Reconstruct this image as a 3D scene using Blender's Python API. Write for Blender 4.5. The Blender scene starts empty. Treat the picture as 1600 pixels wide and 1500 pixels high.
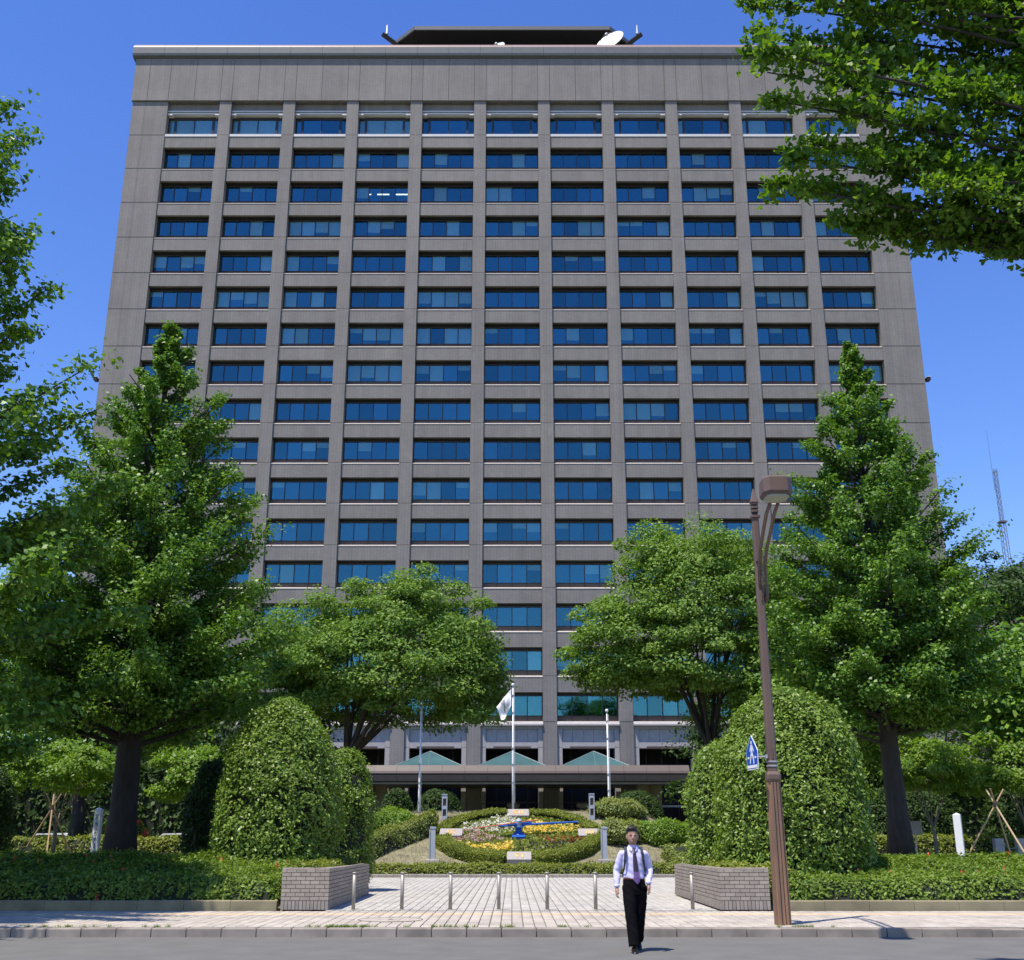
import bpy, math, random
import numpy as np
from mathutils import Vector, Matrix
R = math.radians
SC = bpy.context.scene
COL = SC.collection
rnd = random.Random(7)

# ------------------------------------------------------------------ camera, sky, sun, exposure
cam_d = bpy.data.cameras.new('camera'); cam = bpy.data.objects.new('camera', cam_d); COL.objects.link(cam)
cam.location = (0, 0, 1.6); cam.rotation_euler = (R(90 + 17.8), 0, 0)
cam_d.sensor_fit = 'HORIZONTAL'; cam_d.sensor_width = 36; cam_d.lens = 36 * 1747 / 1600
cam_d.clip_start = .1; cam_d.clip_end = 5000
SC.camera = cam
SUN = Vector((-.28, -.31, 1)).normalized()
w = bpy.data.worlds.new('World'); SC.world = w; w.use_nodes = True
nt = w.node_tree; bg = nt.nodes['Background']
sky = nt.nodes.new('ShaderNodeTexSky'); sky.sky_type = 'NISHITA'; sky.sun_disc = False
sky.sun_elevation = math.asin(SUN.z); sky.sun_rotation = math.atan2(SUN.x, SUN.y)
sky.air_density = 1.2; sky.dust_density = 0.0; sky.ozone_density = 6.0; sky.altitude = 0
hs = nt.nodes.new('ShaderNodeHueSaturation'); hs.inputs['Saturation'].default_value = 1.19; hs.inputs['Hue'].default_value = .518; hs.inputs['Value'].default_value = 1.06
nt.links.new(sky.outputs[0], hs.inputs['Color']); nt.links.new(hs.outputs[0], bg.inputs[0]); bg.inputs[1].default_value = .15
sl = bpy.data.lights.new('sun', 'SUN'); sl.energy = 4.8; sl.angle = R(.53); sl.color = (1, .93, .82)
so = bpy.data.objects.new('sun', sl); COL.objects.link(so); so.rotation_euler = (-SUN).to_track_quat('-Z', 'Y').to_euler()
so.location = (-20, -20, 60)
SC.view_settings.view_transform = 'Standard'; SC.view_settings.look = 'None'
SC.view_settings.exposure = 0.40; SC.view_settings.gamma = 1; SC.view_settings.use_curve_mapping = False

# ------------------------------------------------------------------ helpers
class MB:
    def __init__(s): s.v = []; s.f = []
    def add(s, vs, fs):
        o = len(s.v); s.v += [tuple(p) for p in vs]; s.f += [tuple(i + o for i in f) for f in fs]; return s
    def box(s, x0, x1, y0, y1, z0, z1):
        return s.add([(x0, y0, z0), (x1, y0, z0), (x1, y1, z0), (x0, y1, z0), (x0, y0, z1), (x1, y0, z1), (x1, y1, z1), (x0, y1, z1)],
                     [(0, 3, 2, 1), (4, 5, 6, 7), (0, 1, 5, 4), (1, 2, 6, 5), (2, 3, 7, 6), (3, 0, 4, 7)])
    def cbox(s, x0, x1, y0, y1, z0, z1, c):   # box with chamfered edges (12 side faces + caps), front/top bevel
        m = MB()
        vs = []; fs = []
        for z, i in ((z0, 0), (z1 - c, 0), (z1, c)):
            vs += [(x0 + i, y0 + i, z), (x1 - i, y0 + i, z), (x1 - i, y1 - i, z), (x0 + i, y1 - i, z)]
        fs = [(0, 3, 2, 1), (8, 9, 10, 11)]
        for l in (0, 4):
            for k in range(4):
                fs.append((l + k, l + (k + 1) % 4, l + 4 + (k + 1) % 4, l + 4 + k))
        return s.add(vs, fs)
    def obox(s, c, h, M):
        c = Vector(c); m = MB().box(-h[0], h[0], -h[1], h[1], -h[2], h[2])
        return s.add([c + M @ Vector(p) for p in m.v], m.f)
    def prism_x(s, prof, x0, x1):   # profile in (y,z)
        n = len(prof); vs = [(x0, p[0], p[1]) for p in prof] + [(x1, p[0], p[1]) for p in prof]
        fs = [tuple(range(n))[::-1], tuple(range(n, 2 * n))] + [(i, (i + 1) % n, n + (i + 1) % n, n + i) for i in range(n)]
        return s.add(vs, [f[::-1] for f in fs])
    def prism_z(s, prof, z0, z1):
        n = len(prof); vs = [(p[0], p[1], z0) for p in prof] + [(p[0], p[1], z1) for p in prof]
        fs = [tuple(range(n))[::-1], tuple(range(n, 2 * n))] + [(i, (i + 1) % n, n + (i + 1) % n, n + i) for i in range(n)]
        return s.add(vs, fs)
    def tube(s, pts, rad, n=8, cap=True):
        pts = [Vector(p) for p in pts]; o = len(s.v); N = len(pts)
        if not hasattr(rad, '__len__'): rad = [rad] * N
        up = Vector((0, 0, 1)); u = None
        for i, p in enumerate(pts):
            t = (pts[min(i + 1, N - 1)] - pts[max(i - 1, 0)]).normalized()
            if u is None:
                u = t.cross(Vector((.13, .97, .2)) if abs(t.z) > .9 else up).normalized()
            else:
                u = (u - t * u.dot(t)).normalized()
            v = t.cross(u)
            for k in range(n):
                a = 2 * math.pi * k / n
                s.v.append(tuple(p + (u * math.cos(a) + v * math.sin(a)) * rad[i]))
        for i in range(N - 1):
            for k in range(n):
                a = o + i * n + k; b = o + i * n + (k + 1) % n
                s.f.append((a, b, b + n, a + n))
        if cap:
            s.f.append(tuple(o + k for k in range(n))[::-1]); s.f.append(tuple(o + (N - 1) * n + k for k in range(n)))
        return s
    def loft(s, rings, n=16, cap=True):   # ring: (center, rx, ry[, tilt matrix])
        o = len(s.v)
        for r in rings:
            c = Vector(r[0]); M = r[3] if len(r) > 3 else None
            for k in range(n):
                a = 2 * math.pi * k / n; p = Vector((r[1] * math.cos(a), r[2] * math.sin(a), 0))
                s.v.append(tuple(c + (M @ p if M else p)))
        N = len(rings)
        for i in range(N - 1):
            for k in range(n):
                a = o + i * n + k; b = o + i * n + (k + 1) % n
                s.f.append((a, b, b + n, a + n))
        if cap:
            s.f.append(tuple(o + k for k in range(n))[::-1]); s.f.append(tuple(o + (N - 1) * n + k for k in range(n)))
        return s
    def ell(s, c, rx, ry, rz, nu=16, nv=10):
        rings = []
        for i in range(1, nv):
            a = math.pi * i / nv - math.pi / 2
            rings.append(((c[0], c[1], c[2] + rz * math.sin(a)), rx * math.cos(a), ry * math.cos(a)))
        return s.loft(rings, nu)
    def mesh(s, name):
        me = bpy.data.meshes.new(name); me.from_pydata(s.v, [], s.f); me.update(); return me
    def build(s, name, mat, parent=None, smooth=False, loc=None):
        me = s.mesh(name)
        if smooth: me.shade_smooth()
        return obj(name, me, mat, parent, loc)

def obj(name, me, mat=None, parent=None, loc=None):
    o = bpy.data.objects.new(name, me); COL.objects.link(o)
    if mat is not None and me is not None and not me.materials: me.materials.append(mat)
    if parent is not None: o.parent = parent
    if loc is not None: o.location = loc
    return o
def tag(o, label=None, cat=None, group=None, kind=None):
    if label: o['label'] = label
    if cat: o['category'] = cat
    if group: o['group'] = group
    if kind: o['kind'] = kind
    return o
def thing(name, label, cat, loc=(0, 0, 0), group=None, kind=None):
    o = bpy.data.objects.new(name, None); COL.objects.link(o); o.location = loc; o.empty_display_size = .2
    return tag(o, label, cat, group, kind)
def npmesh(name, V, k, F=None, smooth=False):
    """V (N*k,3) : N separate polygons of k corners, or F (M,k) indices"""
    V = np.asarray(V, dtype=np.float32).reshape(-1, 3)
    F = np.arange(len(V), dtype=np.int32).reshape(-1, k) if F is None else np.asarray(F, dtype=np.int32)
    me = bpy.data.meshes.new(name)
    me.vertices.add(len(V)); me.vertices.foreach_set('co', V.ravel())
    me.loops.add(F.size); me.loops.foreach_set('vertex_index', F.ravel())
    me.polygons.add(len(F)); me.polygons.foreach_set('loop_start', np.arange(0, F.size, k, dtype=np.int32))
    try: me.polygons.foreach_set('loop_total', np.full(len(F), k, dtype=np.int32))
    except Exception: pass
    me.update(calc_edges=True); me.validate()
    if smooth: me.shade_smooth()
    return me
def copy_tree(o, parent=None):
    c = o.copy(); COL.objects.link(c)
    if parent is not None: c.parent = parent
    for ch in list(o.children): copy_tree(ch, c)
    return c

# ------------------------------------------------------------------ materials
def mat(name, rgb, rough=.7, var=.12, scale=8, bump=0., metal=0., spec=.5, island=0., coord='Object', stretch=(1, 1, 1), tint=None, detail=5):
    m = bpy.data.materials.new(name); m.use_nodes = True; n = m.node_tree.nodes; l = m.node_tree.links
    b = n['Principled BSDF']; b.inputs['Roughness'].default_value = rough; b.inputs['Metallic'].default_value = metal
    b.inputs['Specular IOR Level'].default_value = spec
    if coord == 'World':
        g = n.new('ShaderNodeNewGeometry'); co = g.outputs['Position']
    else:
        tc = n.new('ShaderNodeTexCoord'); co = tc.outputs['Object']
    mp = n.new('ShaderNodeMapping'); mp.inputs['Scale'].default_value = stretch; l.new(co, mp.inputs[0])
    no = n.new('ShaderNodeTexNoise'); no.inputs['Scale'].default_value = scale; no.inputs['Detail'].default_value = detail
    l.new(mp.outputs[0], no.inputs['Vector'])
    mr = n.new('ShaderNodeMapRange'); mr.inputs['From Min'].default_value = .25; mr.inputs['From Max'].default_value = .75
    mr.inputs['To Min'].default_value = 0; mr.inputs['To Max'].default_value = 1; l.new(no.outputs[0], mr.inputs[0])
    mx = n.new('ShaderNodeMix'); mx.data_type = 'RGBA'
    hi = tint if tint else tuple(min(1, c * (1 + var)) for c in rgb)
    mx.inputs['A'].default_value = (*[c * (1 - var) for c in rgb], 1); mx.inputs['B'].default_value = (*hi, 1)
    l.new(mr.outputs[0], mx.inputs['Factor']); out = mx.outputs['Result']
    if island:
        g2 = n.new('ShaderNodeNewGeometry'); oi = n.new('ShaderNodeObjectInfo')
        ad = n.new('ShaderNodeMath'); ad.operation = 'ADD'; l.new(g2.outputs['Random Per Island'], ad.inputs[0]); l.new(oi.outputs['Random'], ad.inputs[1])
        fr = n.new('ShaderNodeMath'); fr.operation = 'FRACT'; l.new(ad.outputs[0], fr.inputs[0])
        m2 = n.new('ShaderNodeMapRange'); m2.inputs['To Min'].default_value = 1 - island; m2.inputs['To Max'].default_value = 1 + island; l.new(fr.outputs[0], m2.inputs[0])
        vm = n.new('ShaderNodeVectorMath'); vm.operation = 'SCALE'; l.new(out, vm.inputs[0]); l.new(m2.outputs[0], vm.inputs['Scale']); out = vm.outputs[0]
    l.new(out, b.inputs['Base Color'])
    if bump:
        bp = n.new('ShaderNodeBump'); bp.inputs['Strength'].default_value = bump; bp.inputs['Distance'].default_value = .02
        l.new(no.outputs[0], bp.inputs['Height']); l.new(bp.outputs[0], b.inputs['Normal'])
    return m

def leafmat(name, a, b_, rough=.42, trans=.35, spec=.5):
    m = bpy.data.materials.new(name); m.use_nodes = True; n = m.node_tree.nodes; l = m.node_tree.links
    b = n['Principled BSDF']; b.inputs['Roughness'].default_value = rough; b.inputs['Specular IOR Level'].default_value = spec
    g = n.new('ShaderNodeNewGeometry'); oi = n.new('ShaderNodeObjectInfo')
    no = n.new('ShaderNodeTexNoise'); no.inputs['Scale'].default_value = .9; l.new(g.outputs['Position'], no.inputs['Vector'])
    ad = n.new('ShaderNodeMath'); ad.operation = 'ADD'; l.new(g.outputs['Random Per Island'], ad.inputs[0]); l.new(oi.outputs['Random'], ad.inputs[1])
    fr = n.new('ShaderNodeMath'); fr.operation = 'FRACT'; l.new(ad.outputs[0], fr.inputs[0])
    a2 = n.new('ShaderNodeMath'); a2.operation = 'MULTIPLY_ADD'; l.new(no.outputs[0], a2.inputs[0]); a2.inputs[1].default_value = .8; a2.inputs[2].default_value = -.4
    a3 = n.new('ShaderNodeMath'); a3.operation = 'ADD'; l.new(fr.outputs[0], a3.inputs[0]); l.new(a2.outputs[0], a3.inputs[1]); a3.use_clamp = True
    mx = n.new('ShaderNodeMix'); mx.data_type = 'RGBA'; mx.inputs['A'].default_value = (*a, 1); mx.inputs['B'].default_value = (*b_, 1)
    l.new(a3.outputs[0], mx.inputs['Factor']); l.new(mx.outputs['Result'], b.inputs['Base Color'])
    tr = n.new('ShaderNodeBsdfTranslucent')
    tm = n.new('ShaderNodeMix'); tm.data_type = 'RGBA'; tm.blend_type = 'MULTIPLY'; tm.inputs['Factor'].default_value = 1
    tm.inputs['B'].default_value = (1.5, 1.6, .5, 1); l.new(mx.outputs['Result'], tm.inputs['A']); l.new(tm.outputs['Result'], tr.inputs['Color'])
    ms = n.new('ShaderNodeMixShader'); ms.inputs[0].default_value = trans
    l.new(b.outputs[0], ms.inputs[1]); l.new(tr.outputs[0], ms.inputs[2]); l.new(ms.outputs[0], n['Material Output'].inputs[0])
    return m

def tilemat(name, rgb, mortar, bw, bh, rough=.75, axis='xz', var=.1, msize=.012):
    """small wall tiles; world position drives the brick texture so joints run on over panels"""
    m = bpy.data.materials.new(name); m.use_nodes = True; n = m.node_tree.nodes; l = m.node_tree.links
    b = n['Principled BSDF']; b.inputs['Roughness'].default_value = rough
    g = n.new('ShaderNodeNewGeometry'); sp = n.new('ShaderNodeSeparateXYZ'); l.new(g.outputs['Position'], sp.inputs[0])
    ad = n.new('ShaderNodeMath'); ad.operation = 'ADD'; l.new(sp.outputs['X'], ad.inputs[0]); l.new(sp.outputs['Y'], ad.inputs[1])
    cb = n.new('ShaderNodeCombineXYZ'); l.new(ad.outputs[0], cb.inputs[0]); l.new(sp.outputs['Z'], cb.inputs[1])
    br = n.new('ShaderNodeTexBrick'); l.new(cb.outputs[0], br.inputs['Vector']); br.inputs['Scale'].default_value = 1; br.offset = 0
    br.inputs['Brick Width'].default_value = bw; br.inputs['Row Height'].default_value = bh; br.inputs['Mortar Size'].default_value = msize
    br.inputs['Color1'].default_value = (*[c * (1 - var) for c in rgb], 1); br.inputs['Color2'].default_value = (*[c * (1 + var) for c in rgb], 1)
    br.inputs['Mortar'].default_value = (*mortar, 1)
    no = n.new('ShaderNodeTexNoise'); no.inputs['Scale'].default_value = .35; no.inputs['Detail'].default_value = 8; no.inputs['Roughness'].default_value = .65; l.new(g.outputs['Position'], no.inputs['Vector'])
    oi = n.new('ShaderNodeObjectInfo')
    a2 = n.new('ShaderNodeMath'); a2.operation = 'MULTIPLY_ADD'; l.new(oi.outputs['Random'], a2.inputs[0]); a2.inputs[1].default_value = .13; l.new(no.outputs[0], a2.inputs[2])
    mr = n.new('ShaderNodeMapRange'); mr.inputs['From Min'].default_value = .3; mr.inputs['From Max'].default_value = .75; mr.inputs['To Min'].default_value = .86; mr.inputs['To Max'].default_value = 1.12
    l.new(a2.outputs[0], mr.inputs[0])
    vm = n.new('ShaderNodeVectorMath'); vm.operation = 'SCALE'; l.new(br.outputs[0], vm.inputs[0]); l.new(mr.outputs[0], vm.inputs['Scale'])
    mp = n.new('ShaderNodeMapping'); mp.inputs['Scale'].default_value = (1.6, 1.6, .07); l.new(g.outputs['Position'], mp.inputs[0])
    n3 = n.new('ShaderNodeTexNoise'); n3.inputs['Scale'].default_value = 1; n3.inputs['Detail'].default_value = 6; l.new(mp.outputs[0], n3.inputs['Vector'])
    m3 = n.new('ShaderNodeMapRange'); m3.inputs['From Min'].default_value = .35; m3.inputs['From Max'].default_value = .7; m3.inputs['To Min'].default_value = 1.05; m3.inputs['To Max'].default_value = .88; l.new(n3.outputs[0], m3.inputs[0])
    v3 = n.new('ShaderNodeVectorMath'); v3.operation = 'SCALE'; l.new(vm.outputs[0], v3.inputs[0]); l.new(m3.outputs[0], v3.inputs['Scale'])
    l.new(v3.outputs[0], b.inputs['Base Color'])
    return m

M = {}
M['tile'] = tilemat('facade_tile', (.226, .206, .188), (.165, .152, .14), .29, .10, .8, var=.07, msize=.018)
M['stone'] = mat('pale_granite', (.36, .335, .32), .6, .1, 3, coord='World')
M['sill'] = mat('sill_stone', (.50, .44, .38), .5, .08, 3, coord='World')
M['copper'] = mat('cornice_metal', (.25, .17, .135), .45, .1, 2, coord='World')
M['cornice'] = mat('cornice_grey', (.115, .12, .12), .5, .08, 2, coord='World')
M['pale'] = mat('pale_ledge', (.60, .58, .56), .5, .06, 3, coord='World')
M['joint'] = mat('joint_dark', (.11, .1, .095), .9, .1)
M['frame'] = mat('window_frame', (.035, .03, .03), .4, .1, metal=.3)
M['bronze'] = mat('bronze_rail', (.10, .065, .045), .4, .1, metal=.3)
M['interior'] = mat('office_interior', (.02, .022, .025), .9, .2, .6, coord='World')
M['blind'] = mat('window_blind', (.74, .82, .74), .8, .05)
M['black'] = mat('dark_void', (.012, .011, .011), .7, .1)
M['asphalt'] = mat('asphalt', (.135, .131, .119), .9, .12, 1.6, coord='World', bump=.15, detail=14)
M['kerb'] = mat('kerb_granite', (.25, .215, .18), .85, .36, 2.2, coord='World', bump=.3, island=.1, detail=9)
M['paver_grey'] = mat('pale_paver', (.43, .405, .36), .8, .12, .9, coord='World', island=.10, detail=8)
M['paver_pink'] = mat('pink_paver', (.43, .38, .315), .8, .16, .9, coord='World', island=.12, detail=8)
M['paver_yellow'] = mat('tactile_paver', (.58, .44, .27), .75, .1, 2, coord='World', island=.08)
M['mortar'] = mat('paver_joint', (.12, .105, .095), .95, .2, 3, coord='World')
M['brick'] = mat('wall_brick', (.31, .265, .225), .75, .1, 6, coord='World', island=.12, bump=.1)
M['brick_joint'] = mat('brick_mortar', (.10, .08, .07), .95, .15, 5, coord='World')
M['concrete'] = mat('concrete', (.34, .31, .26), .85, .25, 2, coord='World', bump=.25, detail=10)
M['concrete_mossy'] = mat('mossy_concrete', (.25, .215, .13), .9, .35, 1.6, coord='World', bump=.3, detail=10)
M['steel'] = mat('brushed_steel', (.34, .31, .27), .5, .1, 30, metal=.35, stretch=(1, 1, .1))
M['soil'] = mat('soil', (.07, .055, .035), .95, .3, 3, coord='World', bump=.4)
M['lawn'] = mat('lawn', (.10, .125, .045), .95, .3, 1.2, coord='World', bump=.4, detail=12, tint=(.17, .16, .08))
M['dry'] = mat('dry_grass_bank', (.20, .175, .105), .95, .2, 2.5, coord='World', bump=.5, detail=12, tint=(.28, .26, .15))
M['bark'] = mat('bark', (.042, .034, .028), .9, .35, 9, coord='World', bump=.8, stretch=(1, 1, .25), detail=8)
M['bark_pale'] = mat('pale_bark', (.2, .17, .13), .9, .3, 9, coord='World', bump=.5, stretch=(1, 1, .25))
M['core'] = mat('shade_dark_core', (.012, .018, .008), .95, .3, 4, coord='World')  # solid hull inside foliage; the inner shade is put into its near-black colour
M['ginkgo'] = leafmat('ginkgo_leaf', (.055, .14, .014), (.19, .32, .045), .45, .27, .35)
M['ginkgo_near'] = leafmat('near_ginkgo_leaf', (.06, .14, .014), (.17, .28, .03), .45, .42, .3)
M['zelkova'] = leafmat('zelkova_leaf', (.09, .175, .025), (.24, .35, .075), .55, .30, .25)
M['dark_leaf'] = leafmat('evergreen_leaf', (.03, .065, .015), (.07, .12, .03), .5, .22, .2)
M['maple'] = leafmat('young_maple_leaf', (.11, .22, .02), (.24, .34, .05), .5, .4)
M['camphor'] = leafmat('clipped_shrub_leaf', (.09, .165, .02), (.25, .35, .06), .42, .25, .35)
M['azalea'] = leafmat('azalea_leaf', (.08, .145, .02), (.23, .32, .05), .55, .3, .3)
M['box'] = leafmat('boxwood_leaf', (.11, .16, .02), (.29, .31, .06), .5, .3, .3)
M['pittos'] = leafmat('yellow_green_shrub_leaf', (.12, .18, .03), (.34, .36, .13), .5, .3, .3)
def flow(name, a, b): return leafmat(name, a, b, .6, .3, .2)
M['f_white'] = flow('white_petal', (.55, .5, .5), (.8, .8, .75)); M['f_pink'] = flow('pink_petal', (.38, .2, .2), (.62, .48, .45))
M['f_yellow'] = flow('yellow_petal', (.75, .50, .05), (.85, .70, .22)); M['f_red'] = flow('red_petal', (.3, .03, .02), (.28, .1, .04))
M['f_dark'] = flow('purple_petal', (.03, .02, .035), (.07, .06, .07)); M['f_azalea'] = flow('azalea_petal', (.6, .06, .04), (.7, .15, .1))
M['post_blue'] = mat('grey_blue_paint', (.36, .40, .47), .5, .05, 4)
M['granite'] = mat('polished_granite', (.40, .365, .34), .35, .12, 40, coord='World')
M['gold'] = mat('gold_numeral', (.72, .46, .16), .5, .05)
M['blue'] = mat('blue_paint', (.02, .10, .42), .35, .06)
M['white'] = mat('white_paint', (.8, .8, .8), .45, .04)
M['pinkred'] = mat('red_paint', (.6, .16, .10), .5, .05)
M['brown'] = mat('brown_painted_steel', (.135, .088, .07), .5, .16, 3, stretch=(1, 1, .3), detail=8)
M['rust'] = mat('weathered_brown_steel', (.13, .095, .075), .55, .2, 7, stretch=(1, 1, .10), tint=(.36, .19, .10), detail=9)
M['galv'] = mat('galvanised_steel', (.45, .46, .46), .45, .1, 10, metal=.6)
M['lens'] = mat('lamp_lens', (.42, .42, .38), .3, .1, 40, stretch=(1, .1, 1))
M['signblue'] = mat('sign_blue', (.008, .075, .42), .4, .03)
M['bamboo'] = mat('bamboo', (.42, .31, .16), .5, .2, 20)
M['canopy_top'] = mat('canopy_brown', (.085, .063, .052), .5, .08, 2, coord='World')
M['canopy_band'] = mat('canopy_dark', (.045, .040, .036), .4, .08, 2, coord='World')
M['col'] = mat('olive_stone', (.17, .15, .115), .6, .1, 2, coord='World')
M['skin'] = mat('skin', (.36, .20, .14), .5, .05, 12)
M['shirt'] = mat('lavender_shirt', (.60, .57, .80), .8, .05, 14)
M['trouser'] = mat('black_trousers', (.005, .005, .006), .9, .2, 12, spec=.08)
M['leather'] = mat('black_leather', (.014, .011, .010), .25, .1, 12)
M['belt'] = mat('brown_belt', (.10, .035, .02), .4, .1)
M['navy'] = mat('navy_strap', (.02, .025, .05), .7, .1)
M['hair'] = mat('dark_hair', (.014, .012, .011), .6, .2, 60)
def glassmat(name, tint, refl, fac=.42):
    m = bpy.data.materials.new(name); m.use_nodes = True; n = m.node_tree.nodes; l = m.node_tree.links
    n.remove(n['Principled BSDF'])
    t = n.new('ShaderNodeBsdfTransparent'); t.inputs[0].default_value = (*tint, 1)
    g = n.new('ShaderNodeBsdfGlossy'); g.inputs['Roughness'].default_value = .015; g.inputs['Color'].default_value = (*refl, 1)
    no = n.new('ShaderNodeTexNoise'); no.inputs['Scale'].default_value = .5; ge = n.new('ShaderNodeNewGeometry'); l.new(ge.outputs['Position'], no.inputs['Vector'])
    bp = n.new('ShaderNodeBump'); bp.inputs['Strength'].default_value = .12; bp.inputs['Distance'].default_value = .1; l.new(no.outputs[0], bp.inputs['Height']); l.new(bp.outputs[0], g.inputs['Normal'])
    oi = n.new('ShaderNodeObjectInfo'); mr = n.new('ShaderNodeMapRange'); mr.inputs['To Min'].default_value = .74; mr.inputs['To Max'].default_value = 1.12; l.new(oi.outputs['Random'], mr.inputs[0])
    vs = n.new('ShaderNodeVectorMath'); vs.operation = 'SCALE'; vs.inputs[0].default_value = refl; l.new(mr.outputs[0], vs.inputs['Scale']); l.new(vs.outputs[0], g.inputs['Color'])
    mx = n.new('ShaderNodeMixShader'); mx.inputs[0].default_value = fac
    l.new(t.outputs[0], mx.inputs[1]); l.new(g.outputs[0], mx.inputs[2]); l.new(mx.outputs[0], n['Material Output'].inputs[0])
    return m
M['glass'] = glassmat('window_glass', (.90, .98, .93), (.125, .34, .41), .37)
M['glass_roof'] = mat('green_roof_glass', (.055, .125, .13), .15, .2, .6, coord='World', spec=.8)
M['teal'] = mat('teal_bars', (.13, .19, .19), .5, .1)
em = bpy.data.materials.new('ceiling_tube'); em.use_nodes = True
em.node_tree.nodes['Principled BSDF'].inputs['Emission Color'].default_value = (.9, 1, .95, 1); em.node_tree.nodes['Principled BSDF'].inputs['Emission Strength'].default_value = 3.0
M['tube'] = em
# sidewalk tile pink gets a few stains through noise only

# ------------------------------------------------------------------ terrain
def ss(a, b, x):
    t = np.clip((x - a) / (b - a), 0, 1); return t * t * (3 - 2 * t)
def H(x, y):
    x = np.asarray(x, float); y = np.asarray(y, float); ax = np.abs(x - .25)
    side = .28 + .62 * ss(26.5, 33, y)
    side = side * (1 - ss(60, 85, y)) + .13 * ss(60, 85, y)
    inner = np.full_like(side, .08)
    wid = 4.6 + 5.5 * ss(33.0, 36.5, y)
    f = ss(0, .5, ax - wid) * ss(25.75, 25.8, y)
    z = inner * (1 - f) + side * f
    ramp = np.clip((y - 48.4) * .30, 0, 2.75) * (1 - ss(58.5, 64, y))
    bank = ramp * (1 - ss(5.2, 11.5, np.abs(x - .3)))
    z = np.where(y > 47.2, np.maximum(z * (1 - ss(47, 48, y)) + .2 * ss(47, 48, y) * (y < 60), bank + .12 + .6 * ss(9, 13, ax) * (1 - ss(60, 85, y))), z)
    return z
def grid(x0, x1, nx, y0, y1, ny, fn):
    X, Y = np.meshgrid(np.linspace(x0, x1, nx), np.linspace(y0, y1, ny)); Z = fn(X, Y)
    V = np.stack([X, Y, Z], -1).reshape(-1, 3); i = np.arange(nx * ny).reshape(ny, nx)
    F = np.stack([i[:-1, :-1], i[:-1, 1:], i[1:, 1:], i[1:, :-1]], -1).reshape(-1, 4)
    return V, F
V, F = grid(-1500, 1500, 30, -1500, 2500, 30, lambda x, y: x * 0 - .05)
tag(obj('ground', npmesh('ground', V, 4, F), M['lawn']), kind='structure')
V, F = grid(-70, 70, 176, 25.6, 98, 190, H)
V[:, 2] += .012 * np.sin(V[:, 0] * 2.3 + V[:, 1]) * np.sin(V[:, 1] * 1.7)
lawn = tag(obj('lawn', npmesh('lawn', V, 4, F, True), M['lawn']), kind='structure')
V, F = grid(-9, 9.6, 75, 47.9, 60, 60, lambda x, y: H(x, y) + .03)
tag(obj('grass_bank', npmesh('grass_bank', V, 4, F, True), M['dry']), kind='structure')
MB().box(-300, 300, -40, 20.598, -.3, 0).build('road', M['asphalt'])['kind'] = 'structure'

# kerb stones
kerb = thing('kerb', None, None, (0, 20.72, 0), kind='structure')
bed = MB().box(-60, 60, -.1, .1, -.2, .1); bed.build('kerb_bed', M['mortar'], kerb)
kme = MB().cbox(-.292, .292, -.13, .13, -.1, .145, .018).mesh('kerb_stone')
for i in range(-30, 31):
    x = i * .6 + .12
    dz = -.10 * float(ss(8.2, 9.6, x))
    obj('kerb_stone', kme, M['kerb'], kerb, (x, rnd.uniform(-.004, .004), dz + rnd.uniform(-.004, .004)))

# pavers: sidewalk and plaza
def pavers(name, parent, x0, x1, rows, tw, tl, z, matfn, joint, limit, dist_origin=(0, 0), skip=None):
    """rows: list of y starts; nearest `limit` single pieces are objects, the rest one stuff mesh"""
    cells = []
    for r, y in enumerate(rows):
        off = (r % 2) * tw * .5 * 0
        n0 = int(math.floor(x0 / tw)); n1 = int(math.ceil(x1 / tw))
        for c in range(n0, n1):
            xx = c * tw + off
            if xx < x0 or xx + tw > x1: continue
            if skip and skip(xx, y): continue
            cells.append((xx, y))
    return cells
def paver_mesh(tw, tl, j, h=.03):
    return MB().cbox(j / 2, tw - j / 2, j / 2, tl - j / 2, -h, 0, .006)
def lay(name, cells, tw, tl, z, mat_, parent, limit, keep=lambda x, y: True):
    vis = [c for c in cells if keep(*c)]; vis.sort(key=lambda c: math.hypot(c[0], c[1] - 0))
    head = vis[:limit]; hs_ = set(head); rest = [c for c in cells if c not in hs_]
    pm = paver_mesh(tw, tl, .016); me = pm.mesh(name)
    for (x, y) in head:
        obj(name, me, mat_, parent, (x, y, z + rnd.uniform(-.0025, .0025)))
    if rest:
        pv = np.array(pm.v, np.float32); pf = np.array([f for f in pm.f], np.int32)
        C = np.array(rest, np.float32); C = np.concatenate([C, (z + np.random.RandomState(3).uniform(-.0025, .0025, (len(C), 1)))], 1)
        VV = (C[:, None, :] + pv[None]).reshape(-1, 3); FF = (np.arange(len(C))[:, None, None] * len(pv) + pf[None]).reshape(-1, 4)
        o = obj(name + 's_beyond', npmesh(name, VV, 4, FF), mat_, parent); o['kind'] = 'stuff'
sw = thing('sidewalk', None, None, (0, 0, 0), kind='structure')
MB().box(-120, 120, 20.85, 25.58, -.2, .128).build('bedding', M['mortar'], sw)
tw, tl = .20, .40
def vis(x, y): return abs(x) < y * .44
rowsA = [20.87 + tl * i for i in range(12)]
rowsA = [y for y in rowsA if y + tl < 25.6]
man_hole = None
def cellsfor(rows): return pavers('p', sw, -16, 16, rows, tw, tl, 0, None, 0, 0, skip=man_hole)
ytac = rowsA[8]
lay('sidewalk_paver', cellsfor([y for y in rowsA if y != ytac]), tw, tl, .15, M['paver_pink'], sw, 300, vis)
lay('tactile_paver', cellsfor([ytac]), tw, tl, .153, M['paver_yellow'], sw, 120, vis)
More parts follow.
